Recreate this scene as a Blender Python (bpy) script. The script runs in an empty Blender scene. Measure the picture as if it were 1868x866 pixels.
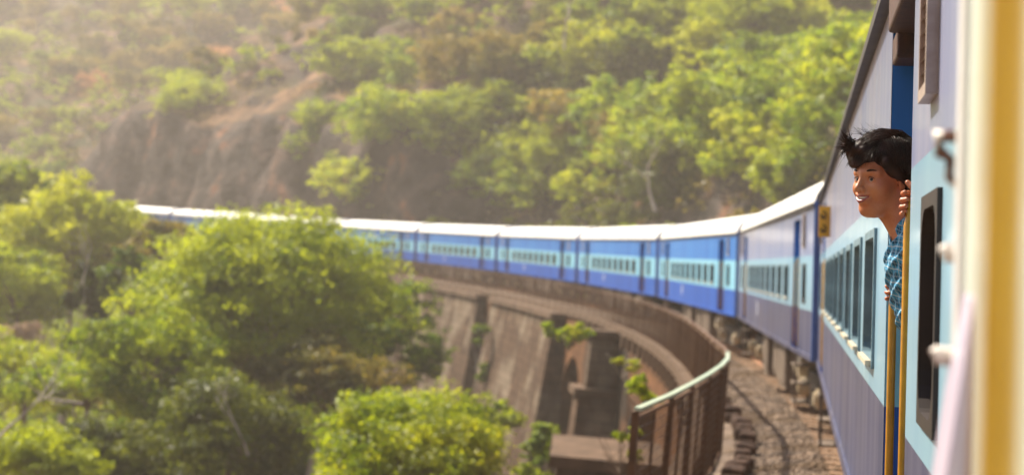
import bpy, bmesh, math, random
import numpy as np
from math import sin, cos, pi, radians, atan2, hypot
from mathutils import Vector, Matrix
SC = bpy.context.scene
COL = SC.collection
rng = np.random.default_rng(7)
random.seed(7)

# ------------------------------------------------------------------ camera
FPX, EYE = 3300.0, 2.33                      # focal length in photo pixels, eye height above rail
ROLL, YAW, PITCH = .087, .1565, .0093
fw = np.array([-sin(YAW)*cos(PITCH), cos(YAW)*cos(PITCH), sin(PITCH)])
r0 = np.array([cos(YAW), sin(YAW), 0.0]); u0 = np.cross(r0, fw)
rt = cos(ROLL)*r0 + sin(ROLL)*u0; up = -sin(ROLL)*r0 + cos(ROLL)*u0
cam = bpy.data.cameras.new('camera'); camo = bpy.data.objects.new('camera', cam); COL.objects.link(camo)
M = Matrix(((rt[0], up[0], -fw[0], 0), (rt[1], up[1], -fw[1], 0), (rt[2], up[2], -fw[2], EYE), (0, 0, 0, 1)))
camo.matrix_world = M
cam.sensor_width = 36; cam.lens = FPX/1868*36
cam.clip_start = .05; cam.clip_end = 4000
cam.dof.use_dof = True; cam.dof.focus_distance = 5.65; cam.dof.aperture_fstop = 3.4
SC.camera = camo

def at(px, py, d):                            # a point at depth d (metres) seen in that direction from the door
    return np.array([0, 0, EYE]) + (fw + rt*(px-934)/FPX - up*(py-433)/FPX)*d

# ------------------------------------------------------------------ sky, sun, exposure
SUN_AZ, SUN_EL = radians(50), radians(43)     # azimuth to the left of +Y
w = bpy.data.worlds.new('World'); SC.world = w; w.use_nodes = True
nt = w.node_tree; sky = nt.nodes.new('ShaderNodeTexSky'); sky.sky_type = 'NISHITA'; sky.sun_disc = False
sky.sun_elevation = SUN_EL; sky.sun_rotation = -SUN_AZ
sky.air_density = 1.0; sky.dust_density = 3.0
nt.links.new(sky.outputs[0], nt.nodes['Background'].inputs[0]); nt.nodes['Background'].inputs[1].default_value = .09
sl = bpy.data.lights.new('sun', 'SUN'); sl.energy = 5.0; sl.angle = radians(.6); sl.color = (1, .91, .76)
so = bpy.data.objects.new('sun', sl); COL.objects.link(so)
sdir = Vector((-sin(SUN_AZ)*cos(SUN_EL), cos(SUN_AZ)*cos(SUN_EL), sin(SUN_EL)))
so.rotation_euler = sdir.to_track_quat('Z', 'Y').to_euler(); so.location = (-60, 60, 120)
SC.view_settings.view_transform = 'Standard'; SC.view_settings.look = 'None'
HAZE = .00062
SC.view_settings.exposure = 1.0; SC.view_settings.gamma = 1
SC.render.engine = 'CYCLES'
SC.cycles.use_denoising = True
SC.cycles.max_bounces = 8; SC.cycles.transparent_max_bounces = 8; SC.cycles.volume_bounces = 1
SC.cycles.transmission_bounces = 4; SC.cycles.diffuse_bounces = 3; SC.cycles.glossy_bounces = 3

# ------------------------------------------------------------------ helpers
def col(h):                                   # sRGB hex to linear
    v = [int(h[i:i+2], 16)/255 for i in (0, 2, 4)]
    return tuple(x/12.92 if x < .04045 else ((x+.055)/1.055)**2.4 for x in v)+(1,)

def mat(name, c1, c2=None, scale=5, rough=.7, bump=0, bscale=None, metal=0, spec=.5, stretch=None, c3=None, coat=0, detail=6, lo=.35, hi=.65, transl=0, glare=0, coords='Object'):
    m = bpy.data.materials.new(name); m.use_nodes = True; n = m.node_tree.nodes; L = m.node_tree.links
    b = n['Principled BSDF']; b.inputs['Roughness'].default_value = rough; b.inputs['Metallic'].default_value = metal
    b.inputs['Specular IOR Level'].default_value = spec; b.inputs['Coat Weight'].default_value = coat; b.inputs['Coat Roughness'].default_value = .12
    b.inputs['Base Color'].default_value = c1
    if c2 or bump:
        tc = n.new('ShaderNodeTexCoord'); mp = n.new('ShaderNodeMapping'); L.new(tc.outputs[coords], mp.inputs[0])
        if stretch: mp.inputs['Scale'].default_value = stretch
    if c2:
        t = n.new('ShaderNodeTexNoise'); t.inputs['Scale'].default_value = scale; t.inputs['Detail'].default_value = detail; t.inputs['Roughness'].default_value = .62
        L.new(mp.outputs[0], t.inputs[0]); r = n.new('ShaderNodeValToRGB'); L.new(t.outputs[0], r.inputs[0])
        r.color_ramp.elements[0].position = lo; r.color_ramp.elements[1].position = hi
        r.color_ramp.elements[0].color = c1; r.color_ramp.elements[1].color = c2
        out = r.outputs[0]
        if c3:
            t3 = n.new('ShaderNodeTexNoise'); t3.inputs['Scale'].default_value = scale*.23; t3.inputs['Detail'].default_value = 4; L.new(mp.outputs[0], t3.inputs[0])
            r3 = n.new('ShaderNodeValToRGB'); L.new(t3.outputs[0], r3.inputs[0]); r3.color_ramp.elements[0].position = .5; r3.color_ramp.elements[1].position = .62
            mx = n.new('ShaderNodeMixRGB'); L.new(r3.outputs[0], mx.inputs[0]); L.new(out, mx.inputs[1]); mx.inputs[2].default_value = c3; out = mx.outputs[0]
        L.new(out, b.inputs['Base Color'])
    if glare:                                  # grazing glare put into the paint as sheen, in streaks down the side
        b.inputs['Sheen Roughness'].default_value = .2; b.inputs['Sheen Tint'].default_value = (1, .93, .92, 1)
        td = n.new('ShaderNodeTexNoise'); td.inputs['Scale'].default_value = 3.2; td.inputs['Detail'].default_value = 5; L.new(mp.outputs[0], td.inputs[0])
        md = n.new('ShaderNodeMapRange'); md.inputs[1].default_value = .35; md.inputs[2].default_value = .68; md.inputs[3].default_value = glare*.45; md.inputs[4].default_value = min(1, glare*1.6); L.new(td.outputs[0], md.inputs[0]); L.new(md.outputs[0], b.inputs['Sheen Weight'])
    if bump:
        t2 = n.new('ShaderNodeTexNoise'); t2.inputs['Scale'].default_value = bscale or scale*3; t2.inputs['Detail'].default_value = 5
        L.new(mp.outputs[0], t2.inputs[0]); bp = n.new('ShaderNodeBump'); bp.inputs['Strength'].default_value = min(1, bump); bp.inputs['Distance'].default_value = .05*bump
        L.new(t2.outputs[0], bp.inputs['Height']); L.new(bp.outputs[0], b.inputs['Normal'])
    return m

def leafmat(name, ca, cb, cc, tr=.45):        # diffuse + translucent, tone varying leaf by leaf and clump by clump
    m = bpy.data.materials.new(name); m.use_nodes = True; n = m.node_tree.nodes; L = m.node_tree.links
    n.remove(n['Principled BSDF']); out = n['Material Output']
    g = n.new('ShaderNodeNewGeometry'); tc = n.new('ShaderNodeTexCoord'); oi = n.new('ShaderNodeObjectInfo')
    ns = n.new('ShaderNodeTexNoise'); ns.inputs['Scale'].default_value = .55; ns.inputs['Detail'].default_value = 3; L.new(tc.outputs['Object'], ns.inputs[0])
    a = n.new('ShaderNodeMath'); a.operation = 'MULTIPLY_ADD'; L.new(g.outputs['Random Per Island'], a.inputs[0]); a.inputs[1].default_value = .24; L.new(ns.outputs[0], a.inputs[2])
    a2 = n.new('ShaderNodeMath'); a2.operation = 'MULTIPLY_ADD'; L.new(oi.outputs['Random'], a2.inputs[0]); a2.inputs[1].default_value = .35; L.new(a.outputs[0], a2.inputs[2])
    r = n.new('ShaderNodeValToRGB'); L.new(a2.outputs[0], r.inputs[0])
    e = r.color_ramp.elements; e[0].position = .44; e[0].color = ca; e[1].position = .94; e[1].color = cc
    k = e.new(.68); k.color = cb
    d = n.new('ShaderNodeBsdfDiffuse'); t = n.new('ShaderNodeBsdfTranslucent'); mx = n.new('ShaderNodeMixShader'); mx.inputs[0].default_value = tr
    gl = n.new('ShaderNodeBsdfGlossy'); gl.inputs['Roughness'].default_value = .45; gl.inputs['Color'].default_value = (1, 1, 1, 1)
    m2 = n.new('ShaderNodeMixShader'); m2.inputs[0].default_value = .02
    hs = n.new('ShaderNodeHueSaturation'); hs.inputs['Value'].default_value = 1.9; hs.inputs['Hue'].default_value = .484; L.new(r.outputs[0], hs.inputs['Color'])
    L.new(r.outputs[0], d.inputs[0]); L.new(hs.outputs[0], t.inputs[0]); L.new(d.outputs[0], mx.inputs[1]); L.new(t.outputs[0], mx.inputs[2])
    L.new(mx.outputs[0], m2.inputs[1]); L.new(gl.outputs[0], m2.inputs[2]); L.new(m2.outputs[0], out.inputs[0])
    return m

class MB:                                     # collects shapes, builds ONE mesh object
    def __init__(s): s.v = []; s.f = []; s.m = []
    def add(s, v, f, mi=0):
        o = len(s.v); s.v += [tuple(p) for p in v]; s.f += [tuple(i+o for i in q) for q in f]; s.m += [mi]*len(f); return s
    def quad(s, a, b, c, d, mi=0): return s.add([a, b, c, d], [(0, 1, 2, 3)], mi)
    def box(s, x0, x1, y0, y1, z0, z1, mi=0, T=None):
        v = [(x, y, z) for z in (z0, z1) for y in (y0, y1) for x in (x0, x1)]
        if T is not None: v = [tuple(T @ Vector(p)) for p in v]
        return s.add(v, [(0, 2, 3, 1), (4, 5, 7, 6), (0, 1, 5, 4), (2, 6, 7, 3), (0, 4, 6, 2), (1, 3, 7, 5)], mi)
    def tube(s, pts, rs, n=6, mi=0, cap=True):
        pts = [Vector(p) for p in pts]; rs = [rs]*len(pts) if not hasattr(rs, '__len__') else rs
        V = []; F = []; ref = Vector((.31, .2, .93))
        for i, p in enumerate(pts):
            d = (pts[min(i+1, len(pts)-1)]-pts[max(i-1, 0)]).normalized()
            if abs(d.dot(ref)) > .97: ref = Vector((.9, -.3, .1))
            a = d.cross(ref).normalized(); b = d.cross(a)
            V += [p+(a*cos(2*pi*k/n)+b*sin(2*pi*k/n))*rs[i] for k in range(n)]
        for i in range(len(pts)-1):
            for k in range(n): F.append((i*n+k, i*n+(k+1) % n, (i+1)*n+(k+1) % n, (i+1)*n+k))
        if cap: F += [tuple(range(n))[::-1], tuple((len(pts)-1)*n+k for k in range(n))]
        return s.add(V, F, mi)
    def disc(s, c, r, axis, th, n=20, mi=0):
        c = Vector(c); a = Vector(axis).normalized()
        return s.tube([c-a*th/2, c+a*th/2], r, n, mi)
    def mesh(s, name, mats, smooth=False):
        me = bpy.data.meshes.new(name); me.from_pydata([tuple(p) for p in s.v], [], s.f)
        for m in (mats if isinstance(mats, (list, tuple)) else [mats]): me.materials.append(m)
        me.polygons.foreach_set('material_index', s.m)
        if smooth: me.polygons.foreach_set('use_smooth', [True]*len(s.f))
        me.update(); return me
    def build(s, name, mats, parent=None, smooth=False, loc=(0, 0, 0), bevel=0):
        me = s.mesh(name, mats, smooth); o = link(name, me, parent, loc)
        if bevel:
            b = o.modifiers.new('bevel', 'BEVEL'); b.width = bevel; b.segments = 2; b.limit_method = 'ANGLE'
        return o

def link(name, me, parent=None, loc=(0, 0, 0), rz=0):
    o = bpy.data.objects.new(name, me); COL.objects.link(o); o.location = loc; o.rotation_euler = (0, 0, rz)
    if parent: o.parent = parent
    return o
def thing(name, label, cat, loc=(0, 0, 0), rot=(0, 0, 0), group=None, me=None):
    o = bpy.data.objects.new(name, me); COL.objects.link(o); o.location = loc; o.rotation_euler = rot
    o['label'] = label; o['category'] = cat
    if group: o['group'] = group
    return o
KIDS = {}
def kids(o): return [c for c in ALL if c.parent == o]
def copy_tree(o, parent=None, tree=None):
    c = o.copy(); COL.objects.link(c); c.parent = parent
    for ch, sub in tree: copy_tree(ch, c, sub)
    return c
def tree_of(o): return [(c, tree_of(c)) for c in o.children]
def npmesh(name, V, F, mats, smooth=False):   # V (n,3), F (m,k) arrays
    me = bpy.data.meshes.new(name); V = np.asarray(V, np.float32); F = np.asarray(F, np.int32); k = F.shape[1]
    me.vertices.add(len(V)); me.vertices.foreach_set('co', V.ravel())
    me.loops.add(F.size); me.loops.foreach_set('vertex_index', F.ravel())
    me.polygons.add(len(F)); me.polygons.foreach_set('loop_start', np.arange(len(F), dtype=np.int32)*k)
    try: me.polygons.foreach_set('loop_total', np.full(len(F), k, np.int32))
    except Exception: pass
    if smooth: me.polygons.foreach_set('use_smooth', np.ones(len(F), bool))
    for m in (mats if isinstance(mats, (list, tuple)) else [mats]): me.materials.append(m)
    me.update(calc_edges=True); me.validate(); return me

# smooth 2-D value noise
_P = np.random.default_rng(3).random((256, 256))
def vnoise(x, y):
    x = np.asarray(x, float); y = np.asarray(y, float)
    xi = np.floor(x).astype(int); yi = np.floor(y).astype(int); fx = x-xi; fy = y-yi
    fx = fx*fx*(3-2*fx); fy = fy*fy*(3-2*fy)
    g = lambda i, j: _P[i % 256, j % 256]
    return (g(xi, yi)*(1-fx)+g(xi+1, yi)*fx)*(1-fy)+(g(xi, yi+1)*(1-fx)+g(xi+1, yi+1)*fx)*fy
def fbm(x, y, o=4):
    s = 0; a = .5
    for k in range(o): s = s+a*vnoise(x*2**k+17.3*k, y*2**k+5.1*k); a *= .5
    return s-.47
def ss(a, b, x): t = np.clip((x-a)/(b-a), 0, 1); return t*t*(3-2*t)

# ------------------------------------------------------------------ track geometry: a circle curving left
R = 247.9; C0 = np.array([-245.82, 16.51])
def fr(s, t, z=0): a = s/R; return np.array([C0[0]+(R+t)*cos(a), C0[1]+(R+t)*sin(a), z])
def st(x, y): dx = x-C0[0]; dy = y-C0[1]; return R*np.arctan2(dy, dx), np.hypot(dx, dy)-R

# ------------------------------------------------------------------ materials
BLUE_UP = mat('glare_greyed_upper_paint', col('6a7fb0'), col('8c98ba'), 1.2, .34, .12, 9, stretch=(1, 1, .12), coat=.3, c3=col('aaa6b0'), glare=1.0)  # greyer than the far coaches' blue: side glare put into the colour
BLUE_DN = mat('glare_greyed_lower_paint', col('262f58'), col('3a4068'), 1.1, .36, .12, 9, stretch=(1, 1, .15), coat=.25, c3=col('4c4452'), glare=.27)  # lower blue greyed likewise, glare put into its colour
CYAN = mat('pale_blue_paint', col('86b4cc'), col('9cc4d4'), 1.3, .33, .1, 9, stretch=(1, 1, .2), coat=.3, glare=.2)
WHITE = mat('white_roof_paint', col('f0eee8'), col('e2dfd8'), .8, .5, .1, 5)
DARK = mat('dark_underframe', col('2a211c'), col('453629'), 3, .75, .2)
RUBBER = mat('black_rubber', col('1a1716'), col('2a2421'), 3, .6)
GLASS = mat('tinted_window_glass', col('14110f'), col('241e1c'), .8, .08, spec=.8)
CREAM = mat('cream_metal', col('d8cfb8'), col('b9ac92'), 6, .4)
YEL = mat('yellow_handrail_paint', col('c48c12'), col('a8740e'), 12, .4, coat=.15)
BROWN = mat('weathered_dark_metal', col('3a2115'), col('54301d'), 20, .55, .2)
RUST = mat('rusty_iron', col('5a3a26'), col('7a4c30'), 9, .75, .3)
AXLE = mat('pale_axle_box_paint', col('c9b99c'), col('9a866a'), 5, .5)
BOXG = mat('grey_brown_equipment_paint', col('7d6c5c'), col('5b4b3e'), 3, .6)

# ------------------------------------------------------------------ terrain
def wcliff(s): return ss(136, 158, s)*(1-ss(222, 240, s))
def ground(s, t):
    s = np.asarray(s, float); t = np.asarray(t, float)
    x = C0[0]+(R+t)*np.cos(s/R); y = C0[1]+(R+t)*np.sin(s/R)
    val = ss(-60, 10, s)*(1-ss(128, 165, s))                       # the valley the viaduct crosses
    out = np.maximum(t-4.5, 0); inn = np.maximum(-t-4.0, 0)
    n1 = fbm(x/38, y/38); n2 = fbm(x/9+40, y/9)
    zo = -13*val*(1-ss(6, 22, t)) + out*(.46+.16*n1) + 10*n1*ss(8, 60, t)+2.2*n2*ss(5, 18, t)
    zo += 6*val*ss(8, 22, t)
    cl = wcliff(s)*(8.5+7*fbm(x/16+9, y/16)+3)*ss(7.0, 10.5+2*n2, t+2.0*fbm(x/4, y/4)); zo += cl*(1+.9*ss(200, 165, s)*0)
    spur = np.exp(-((s-205-(t-10)*.1)/22)**2)*14*ss(10, 45, t); zo += spur
    zo = np.minimum(zo, 78+14*n1)
    zi = -.5 - 15.5*ss(0, 26, inn) + 5*n1*ss(10, 40, inn) + 1.2*n2*ss(2, 10, inn) - 9*ss(20, 120, inn)*0
    zi += -13*val*(1-ss(0, 16, inn))
    zi = np.maximum(zi, -17+3*n2)
    rise = 22*ss(-70, -190, t)*0
    z = np.where(t > 0, np.where(t > 4.5, zo, -.55-12.5*val), np.where(t < -4.0, zi+rise, -.55-12.5*val))
    return z
sv = np.concatenate([np.arange(-600, -60, 25), np.arange(-60, 20, 5), np.arange(20, 340, 1.6), np.arange(340, 700, 12)])
tv = np.concatenate([np.arange(-242, -60, 8), np.arange(-60, -12, 2.5), np.arange(-12, -4, 1.), [-4.2, -3.8, 3.8, 4.6], np.arange(5.5, 30, .7), np.arange(30, 120, 3), np.arange(120, 420, 12), np.arange(420, 700, 60)])
S2, T2 = np.meshgrid(sv, tv, indexing='ij'); Z2 = ground(S2, T2)
X2 = C0[0]+(R+T2)*np.cos(S2/R); Y2 = C0[1]+(R+T2)*np.sin(S2/R)
rough_ = wcliff(S2)*ss(6, 8, T2)*(1-ss(26, 40, T2))
dr = 4.2*(np.abs(fbm(S2/5, Z2/6+T2/9, 4))*1.2+.5*vnoise(S2/2.2, Z2/2.6))*rough_
X2 -= np.cos(S2/R)*dr; Y2 -= np.sin(S2/R)*dr
V = np.stack([X2, Y2, Z2], -1).reshape(-1, 3); ni, nj = S2.shape
I = (np.arange(ni-1)[:, None]*nj+np.arange(nj-1)[None]).ravel()
Fq = np.stack([I, I+nj, I+nj+1, I+1], 1)
# ground material: dry brown scrub soil, bare rock where steep
gm = bpy.data.materials.new('hillside_soil_and_rock'); gm.use_nodes = True; n = gm.node_tree.nodes; L = gm.node_tree.links
b = n['Principled BSDF']; b.inputs['Roughness'].default_value = .95; b.inputs['Specular IOR Level'].default_value = .1
tc = n.new('ShaderNodeTexCoord')
def nz(sc_, det=6): t = n.new('ShaderNodeTexNoise'); t.inputs['Scale'].default_value = sc_; t.inputs['Detail'].default_value = det; L.new(tc.outputs['Object'], t.inputs[0]); return t
def ramp(src, stops):
    r = n.new('ShaderNodeValToRGB'); L.new(src, r.inputs[0]); e = r.color_ramp.elements
    e[0].position, e[0].color = stops[0]; e[1].position, e[1].color = stops[-1]
    for p, c in stops[1:-1]: k = e.new(p); k.color = c
    return r
soil = ramp(nz(.16).outputs[0], [(.3, col('2e3a16')), (.46, col('463a28')), (.56, col('5c4634')), (.7, col('8a6a4c'))])
rock = ramp(nz(.35, 8).outputs[0], [(.34, col('221e1c')), (.5, col('423a36')), (.6, col('5c4c44')), (.72, col('8c5e42'))])
ge = n.new('ShaderNodeNewGeometry'); sx = n.new('ShaderNodeSeparateXYZ'); L.new(ge.outputs['Normal'], sx.inputs[0])
rr = ramp(sx.outputs[2], [(.62, (1, 1, 1, 1)), (.80, (0, 0, 0, 1))])
mx = n.new('ShaderNodeMixRGB'); L.new(rr.outputs[0], mx.inputs[0]); L.new(soil.outputs[0], mx.inputs[1]); L.new(rock.outputs[0], mx.inputs[2]); L.new(mx.outputs[0], b.inputs['Base Color'])
bp = n.new('ShaderNodeBump'); bp.inputs['Distance'].default_value = .6; bp.inputs['Strength'].default_value = .8; L.new(nz(1.1, 8).outputs[0], bp.inputs['Height']); L.new(bp.outputs[0], b.inputs['Normal'])
g = link('hillside_ground', npmesh('hillside_ground', V, Fq, gm, False)); g['kind'] = 'structure'
def gz(x, y): s, t = st(x, y); return float(ground(s, t))

# ------------------------------------------------------------------ viaduct
STONE = mat('weathered_viaduct_stone', col('4c2e1a'), col('7c5232'), .9, .95, .9, 2.2, c3=col('2e241c'), spec=.1, detail=9)
STONE_L = mat('pale_stained_pier_stone', col('33241a'), col('664c38'), 2.2, .95, .9, 2.5, c3=col('7a6a58'), spec=.1, detail=9, lo=.36, hi=.70, stretch=(1, 1, .7))
COPE = mat('coping_stone', col('483626'), col('6e5642'), 1.4, .9, .4, 6, spec=.2)
KERB = mat('dark_kerb_stone', col('302018'), col('5a4030'), 4, .9, .5, 9, spec=.2)
def courses(m):                               # stone courses: joints a little darker and sunk, each block its own tone
    n = m.node_tree.nodes; L = m.node_tree.links; b = n['Principled BSDF']; tc = n.new('ShaderNodeTexCoord'); sp = n.new('ShaderNodeSeparateXYZ'); L.new(tc.outputs['Object'], sp.inputs[0])
    ad = n.new('ShaderNodeMath'); L.new(sp.outputs[0], ad.inputs[0]); L.new(sp.outputs[1], ad.inputs[1]); cb = n.new('ShaderNodeCombineXYZ'); L.new(ad.outputs[0], cb.inputs[0]); L.new(sp.outputs[2], cb.inputs[1])
    br = n.new('ShaderNodeTexBrick'); L.new(cb.outputs[0], br.inputs[0]); br.inputs['Scale'].default_value = 1; br.inputs['Brick Width'].default_value = .82; br.inputs['Row Height'].default_value = .42; br.inputs['Mortar Size'].default_value = .028
    br.inputs['Color1'].default_value = (1, 1, 1, 1); br.inputs['Color2'].default_value = (.62, .6, .58, 1); br.inputs['Mortar'].default_value = (.42, .40, .38, 1)
    src = b.inputs['Base Color'].links[0].from_socket; mx = n.new('ShaderNodeMixRGB'); mx.blend_type = 'MULTIPLY'; mx.inputs[0].default_value = .85; L.new(src, mx.inputs[1]); L.new(br.outputs[0], mx.inputs[2])
    g = n.new('ShaderNodeGamma'); g.inputs[1].default_value = .9; L.new(mx.outputs[0], g.inputs[0]); L.new(g.outputs[0], b.inputs['Base Color'])
courses(STONE); courses(STONE_L)
via = thing('stone_viaduct', 'curved brown stone viaduct with battered piers and arches carrying the train', 'viaduct')
TI, TO, ZT = -3.16, 3.4, -.2
ARCH = [(33.5, 44, -1.3), (60.6, 68.7, -1.95), (88.3, 92, -2.2), (117.5, 123, -2.2)]
def zbot(s):
    for a, b_, zc in ARCH:
        if a < s < b_:
            h = (b_-a)/2; q = (s-(a+b_)/2)/h
            return zc-h*1.25*(1-math.sqrt(max(0, 1-q*q))) if abs(q) < .995 else -18
    return -18
ss_ = list(np.arange(-6, 165, .5))
for a, b_, zc in ARCH: ss_ += [a, a+.01, b_-.01, b_, a+.15, b_-.15, a+.3, b_-.3]
ss_ = sorted(set(round(float(q), 3) for q in ss_)); m = MB()
for a, b_ in zip(ss_[:-1], ss_[1:]):
    za, zb_ = zbot(a+1e-3), zbot(b_-1e-3)
    if abs((a+b_)/2-a) < .006: zb_ = za if False else zb_
    # inner and outer faces in 3 m courses so the joints can undulate
    for tt, fl in ((TI, 0), (TO, 1)):
        q = [fr(a, tt, ZT), fr(b_, tt, ZT), fr(b_, tt, zb_), fr(a, tt, za)]
        m.quad(*(q if not fl else q[::-1]))
    if za > -17.9 or zb_ > -17.9: m.quad(fr(a, TI, za), fr(b_, TI, zb_), fr(b_, TO, zb_), fr(a, TO, za))
    m.quad(fr(a, TI, ZT), fr(a, TO, ZT), fr(b_, TO, ZT), fr(b_, TI, ZT))
m.build('masonry_wall', STONE, via)
def pier(s0, s1, top, bot, ztop=-.75, zb=-17, batter_s=.16):
    m = MB(); Hh = ztop-zb; nn = 6; rows = []
    for k in range(nn+1):
        f = k/nn; z = ztop-Hh*f; p = top+(bot-top)*f; e = batter_s*Hh*f*.35; ns = max(2, int((s1-s0)/3)+1)
        row = [fr(s0-e, TI+.05, z)]+[fr(s0-e+(s1-s0+2*e)*j/ns, TI-p, z) for j in range(ns+1)]+[fr(s1+e, TI+.05, z)]
        rows.append(row)
    for k in range(nn):
        for j in range(len(rows[0])-1): m.quad(rows[k][j], rows[k][j+1], rows[k+1][j+1], rows[k+1][j])
    m.add(rows[0], [tuple(range(len(rows[0])))])
    m.build('pier', STONE_L, via)
    c = MB(); s0 -= .2; s1 += .2; ns = max(2, int((s1-s0)/2))
    for j in range(ns):
        a, b_ = s0+(s1-s0)*j/ns, s0+(s1-s0)*(j+1)/ns
        t0, t1 = TI-top-.18, TI+.04
        P8 = [fr(s, t, z) for z in (ztop+.004, ztop+.28) for t in (t0, t1) for s in (a, b_)]
        c.add(P8, [(0, 2, 3, 1), (4, 5, 7, 6), (0, 1, 5, 4), (2, 6, 7, 3), (0, 4, 6, 2), (1, 3, 7, 5)])
    c.build('pier_cap', COPE, via)
pier(123.4, 142, .5, 2.0, -.47); pier(92.3, 117.2, .5, 2.2, -.47); pier(68, 88, .55, 2.4, -.47)
pier(49.6, 50.9, 1.1, 1.75, -.40)
pier(49.15, 51.3, 1.42, 2.3, -2.5)
pier(27.5, 32.6, 2.7, 3.2, -2.66)
# coping course: individual stones along the deck edge, shared mesh
cm = MB(); cm.box(-.14, .14, -.985, .985, -.26, .0); cme = cm.mesh('coping_stone', COPE)
for s in np.arange(-4, 150, 2.0):
    o = link('coping_stone', cme, via); o.location = fr(s, TI+.02, ZT+.02+.25+random.uniform(-.012, .012)); o.rotation_euler = (0, 0, s/R+random.uniform(-.004, .004))
cm = MB(); cm.box(-.2, .02, -.16, .16, -.42, 0); cme = cm.mesh('corbel', COPE)
for s in np.arange(13, 64, 2.05):
    o = link('corbel', cme, via); o.location = fr(s, TI, ZT-.012); o.rotation_euler = (0, 0, s/R)
# kerb stones on the path side of the fence
km = MB(); km.box(-.12, .12, -.19, .19, 0, .17); kme = km.mesh('kerb_stone', KERB)
FT = lambda s: np.interp(s, [-2, 0, 3, 6, 9.4, 12, 15, 20, 28, 200], [-3.27, -3.14, -2.99, -2.84, -2.72, -2.77, -2.92, -3.02, -3.08, -3.08])
for i, s in enumerate(np.arange(-2, 52, .78)):
    o = link('kerb_stone', kme, via); o.location = fr(s, FT(s)+.36+random.uniform(-.03, .03), ZT+.1); o.rotation_euler = (random.uniform(-.08, .08), random.uniform(-.1, .1), s/R+random.uniform(-.15, .15)); q = random.uniform(.85, 1.2); o.scale = (q, random.uniform(.85, 1.1), random.uniform(.8, 1.25))
    bvl = o.modifiers.new('b', 'BEVEL'); bvl.width = .04; bvl.segments = 2
# ballast path
BAL = mat('brown_track_ballast', col('564840'), col('94806e'), 5, .95, .6, 13, c3=col('62503e'), spec=.2, detail=9)
m = MB(); bs = np.arange(-30, 330, .5); bt = np.array([-2.95, -2.6, -2.3, -2, -1.7, -1.4, -1.0, -.4, .4, 1.4, 2.4, 3.3, 4.3])
SS, TT = np.meshgrid(bs, bt, indexing='ij'); ZZ = ZT+.10+.16*ss(-2.5, -1.5, TT)*(1-ss(1.5, 2.6, TT))+.05*fbm(SS*1.7, TT*2.4); ZZ[:, 0] = ZT+.01
XX = C0[0]+(R+TT)*np.cos(SS/R); YY = C0[1]+(R+TT)*np.sin(SS/R); a_, b_ = SS.shape
I = (np.arange(a_-1)[:, None]*b_+np.arange(b_-1)[None]).ravel()
o = link('ballast_path', npmesh('ballast_path', np.stack([XX, YY, ZZ], -1).reshape(-1, 3), np.stack([I, I+1, I+b_+1, I+b_], 1)[:, ::-1], BAL, True)); o['kind'] = 'structure'
# loose stones: one mass of small angular lumps
base = np.array([(1, 0, 0), (-1, 0, 0), (0, 1, 0), (0, -1, 0), (0, 0, 1), (0, 0, -1)], float)
bf = np.array([(0, 2, 4), (2, 1, 4), (1, 3, 4), (3, 0, 4), (2, 0, 5), (1, 2, 5), (3, 1, 5), (0, 3, 5)])
N = 26000; s_ = rng.uniform(2, 62, N)**1.0; t_ = rng.uniform(-2.55, -.95, N); r_ = rng.uniform(.014, .036, N)
Q = np.linalg.qr(rng.normal(size=(N, 3, 3)))[0]*rng.uniform(.6, 1.3, (N, 1, 3))
pz = ZT+.10+.16*ss(-2.5, -1.5, t_)+.05*fbm(s_*1.7, t_*2.4)+r_*.3
ctr = np.stack([C0[0]+(R+t_)*np.cos(s_/R), C0[1]+(R+t_)*np.sin(s_/R), pz], -1)
V = ctr[:, None]+np.einsum('nij,kj->nki', Q, base)*r_[:, None, None]
BALS = mat('ballast_stone', col('5c5048'), col('a8927e'), 3.0, .9, 0, c3=col('74604c'), spec=.2, detail=2)
o = link('ballast_stones', npmesh('ballast_stones', V.reshape(-1, 3), (bf[None]+6*np.arange(N)[:, None, None]).reshape(-1, 3), BALS)); o['kind'] = 'stuff'
o['label'] = 'loose brown stones of the track ballast'
# track
trk = thing('railway_track', 'curved railway track of steel rails on sleepers under the train', 'track')
SLP = mat('sleeper_concrete', col('8a6a50'), col('a8835f'), 4, .85, .3, 9)
CL_UP = mat('bright_upper_blue_paint', col('206abc'), col('3080ca'), 1.2, .45, .1, 9, stretch=(1, 1, .12), c3=col('3a80c4'), glare=.10, spec=.3)
CL_DN = mat('bright_lower_blue_paint', col('0b48a4'), col('165cb8'), 1.1, .45, .1, 9, stretch=(1, 1, .15), c3=col('12489c'), glare=.06, spec=.3)
CL_CY = mat('bright_window_band_paint', col('78bcd8'), col('90cce2'), 1.3, .45, .1, 9, stretch=(1, 1, .2), glare=.1, spec=.3)
RAIL = mat('rail_steel', col('8a5a3c'), col('a07048'), 3, .45, metal=.3)
sm_ = MB(); sm_.box(-1.42, 1.42, -.12, .12, -.2, 0); sme = sm_.mesh('sleeper', SLP)
for s in np.arange(1, 150, .62):
    o = link('sleeper', sme, trk); o.location = fr(s, 0, .09); o.rotation_euler = (0, 0, s/R)
for tt in (-.86, .86):
    m = MB(); pr = [(-.07, .0), (.07, 0), (.02, .03), (.02, .11), (.036, .12), (.036, .16), (-.036, .16), (-.036, .12), (-.02, .11), (-.02, .03)]
    sq = np.arange(-20, 310, 2.5); V = [fr(s, tt+x, z+.085) for s in sq for x, z in pr]; k = len(pr)
    m.add(V, [(i*k+j, i*k+(j+1) % k, (i+1)*k+(j+1) % k, (i+1)*k+j) for i in range(len(sq)-1) for j in range(k)]); m.build('rail', RAIL, trk)
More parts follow.
